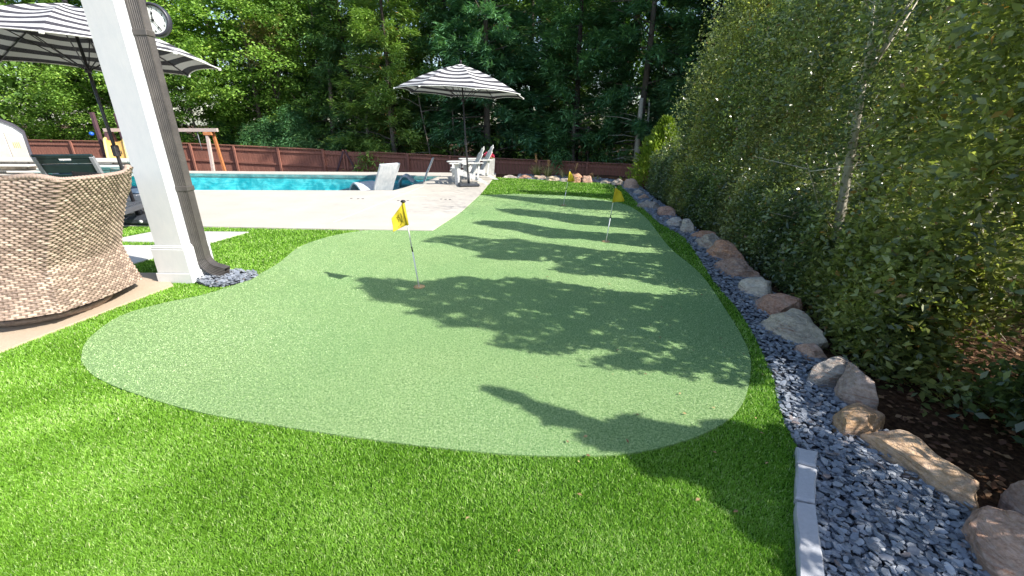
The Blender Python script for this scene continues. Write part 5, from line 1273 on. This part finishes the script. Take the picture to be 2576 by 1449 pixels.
def grass_clump(x, y, h, n_, spread, label, plumes=0, seed=0, z=-.03):
    r = random.Random(seed); t = empty('ornamental_grass', (x, y, z), 0, label, 'ornamental grass', 'grass tufts along the boulders'); V = []; L_ = []; Ti = []
    for k in range(n_):
        a = r.random() * 6.28; le = r.uniform(.5, 1) * h; sp = r.uniform(.1, 1) * spread; w = .009 + .005 * r.random(); bx, by = math.cos(a) * .06, math.sin(a) * .06; sx, sy = -math.sin(a) * w, math.cos(a) * w; ti = r.random()
        prev = None
        for i in range(5):
            s = i / 4; px = bx + math.cos(a) * sp * s ** 1.8; py = by + math.sin(a) * sp * s ** 1.8; pz = le * (s - .35 * s * s * (sp / max(spread, .01))); kk = 1 - s * .9
            cur = ((px - sx * kk, py - sy * kk, pz), (px + sx * kk, py + sy * kk, pz))
            if prev: b = len(V); V += [prev[0], prev[1], cur[1], cur[0]]; L_ += [b, b + 1, b + 2, b + 3]; Ti += [ti] * 4
            prev = cur
    link('blades', np_mesh('blades', np.array(V), 4, np.array(L_), np.array(Ti)), M['straw'], t).color = (1, 1, 1, 1)
    for k in range(plumes):
        a = r.random() * 6.28; e = Vector((r.uniform(-.3, .3), r.uniform(-.1, .1), h * r.uniform(1.15, 1.45))); m = MB(); m.tube([(0, 0, 0), e * .5, e], [.004, .003, .002], 4)
        for j in range(26):
            s = .72 + .28 * j / 26; p = e * s; m.tube([p, p + Vector((r.gauss(.03, .05), r.gauss(0, .04), r.uniform(-.02, .07)))], [.006, .002], 3, False)
        m.build('plume', M['plume'], t)
    return t
def GXY(px, py, dy=0): g_ = G(px, py); return g_[0] * (1 + dy / g_[1]), g_[1] + dy
x_, y_ = GXY(1350, 447, .35); grass_clump(x_, y_, .52, 110, .42, 'largest tuft of plumed grass behind the cream stones', 0, 1)
x_, y_ = GXY(1378, 449, .3); t = grass_clump(x_, y_, .50, 90, .36, 'right-hand half of the big plumed grass, touching the larger tuft', 0, 2)
for (px, py, tx_, ty_) in ((1348, 446, 1348, 388), (1378, 448, 1380, 402), (1436, 450, 1452, 412), (1488, 455, 1487, 437)):
    a = GXY(px, py, .33); e = AT(tx_, ty_, a[1]); t = grass_clump(a[0] + .03, a[1], .25, 12, .15, {1348: 'tall tan plume rising from the larger grass tuft', 1378: 'shorter tan plume to the right of the tall one', 1436: 'tan plume just right of the far flag', 1488: 'small tan plume beside the upright pink-brown stone'}[px], 0, px)
    d = Vector((e[0] - a[0] - .03, 0, e[2])); m = MB(); m.tube([(0, 0, 0), d * .5 + Vector((.02, 0, 0)), d], [.005, .004, .002], 5)
    for j in range(46):
        s = .66 + .34 * j / 46; p = d * s; m.tube([p, p + Vector((random.choice((-1, 1, 1)) * random.uniform(.03, .11) * (1.3 - s), random.gauss(0, .03), random.uniform(.0, .09)))], [.014, .005], 3, False)
    m.build('plume', M['plume'], t)
x_, y_ = GXY(1418, 451, .3); grass_clump(x_, y_, .42, 40, .45, 'sparse arching grass left of the far flag', 0, 4)
x_, y_ = GXY(1500, 456, .3); grass_clump(x_, y_, .22, 30, .18, 'short green tuft right of the upright pink-brown stone', 0, 5)
x_, y_ = (3.75, 9.9); grass_clump(x_, y_, .42, 120, .42, 'green spiky tuft below the golden conifer beside the hedge', 0, 6, -.08)
# a few stray leaves on the turf
ny1 = rng.uniform(1.1, 4.2, 46); nx1 = np.interp(ny1, GE[:, 1], GE[:, 0]) - np.abs(rng.normal(0, .9, 46)) - .05; ln = rng.uniform(.012, .028, 46)
n = NT('dry_leaf'); t = attr(n); n.base(n.ramp(t, [(0, (.16, .08, .04)), (1, (.50, .36, .16))])); n.rough(.8)
tag(link('stray_leaves', leaves_mesh('stray_leaves', [leaf_quads(np.column_stack([nx1, ny1, np.full(46, .022)]), rdir(46) * np.array([1, 1, .1]), rdir(46) * .2 + np.array([0, 0, 1]), ln, ln * .3, rng.random(46), .15)]), n.m), 'few small dry leaves lying on the turf', kind='stuff')
# dead leaves and twigs under the hedge
parts = []; n_ = 2600; y_ = rng.uniform(.3, 5, n_); x_ = rx(y_) + rng.uniform(.2, 1.6, n_); z_ = terr(x_, y_) + .015
c = np.column_stack([x_, y_, z_]); ln = rng.uniform(.02, .05, n_); parts.append(leaf_quads(c, rdir(n_) * np.array([1, 1, .2]), rdir(n_) * .3 + np.array([0, 0, 1]), ln, ln * .35, rng.random(n_), .1))
n = NT('dead_leaf'); t = attr(n); n.base(n.ramp(t, [(0, (.08, .035, .02)), (.6, (.20, .09, .045)), (1, (.34, .20, .10))])); n.rough(.8)
tag(link('fallen_leaves', leaves_mesh('fallen_leaves', parts), n.m), 'dead brown leaves lying on the soil under the hedge', kind='stuff')
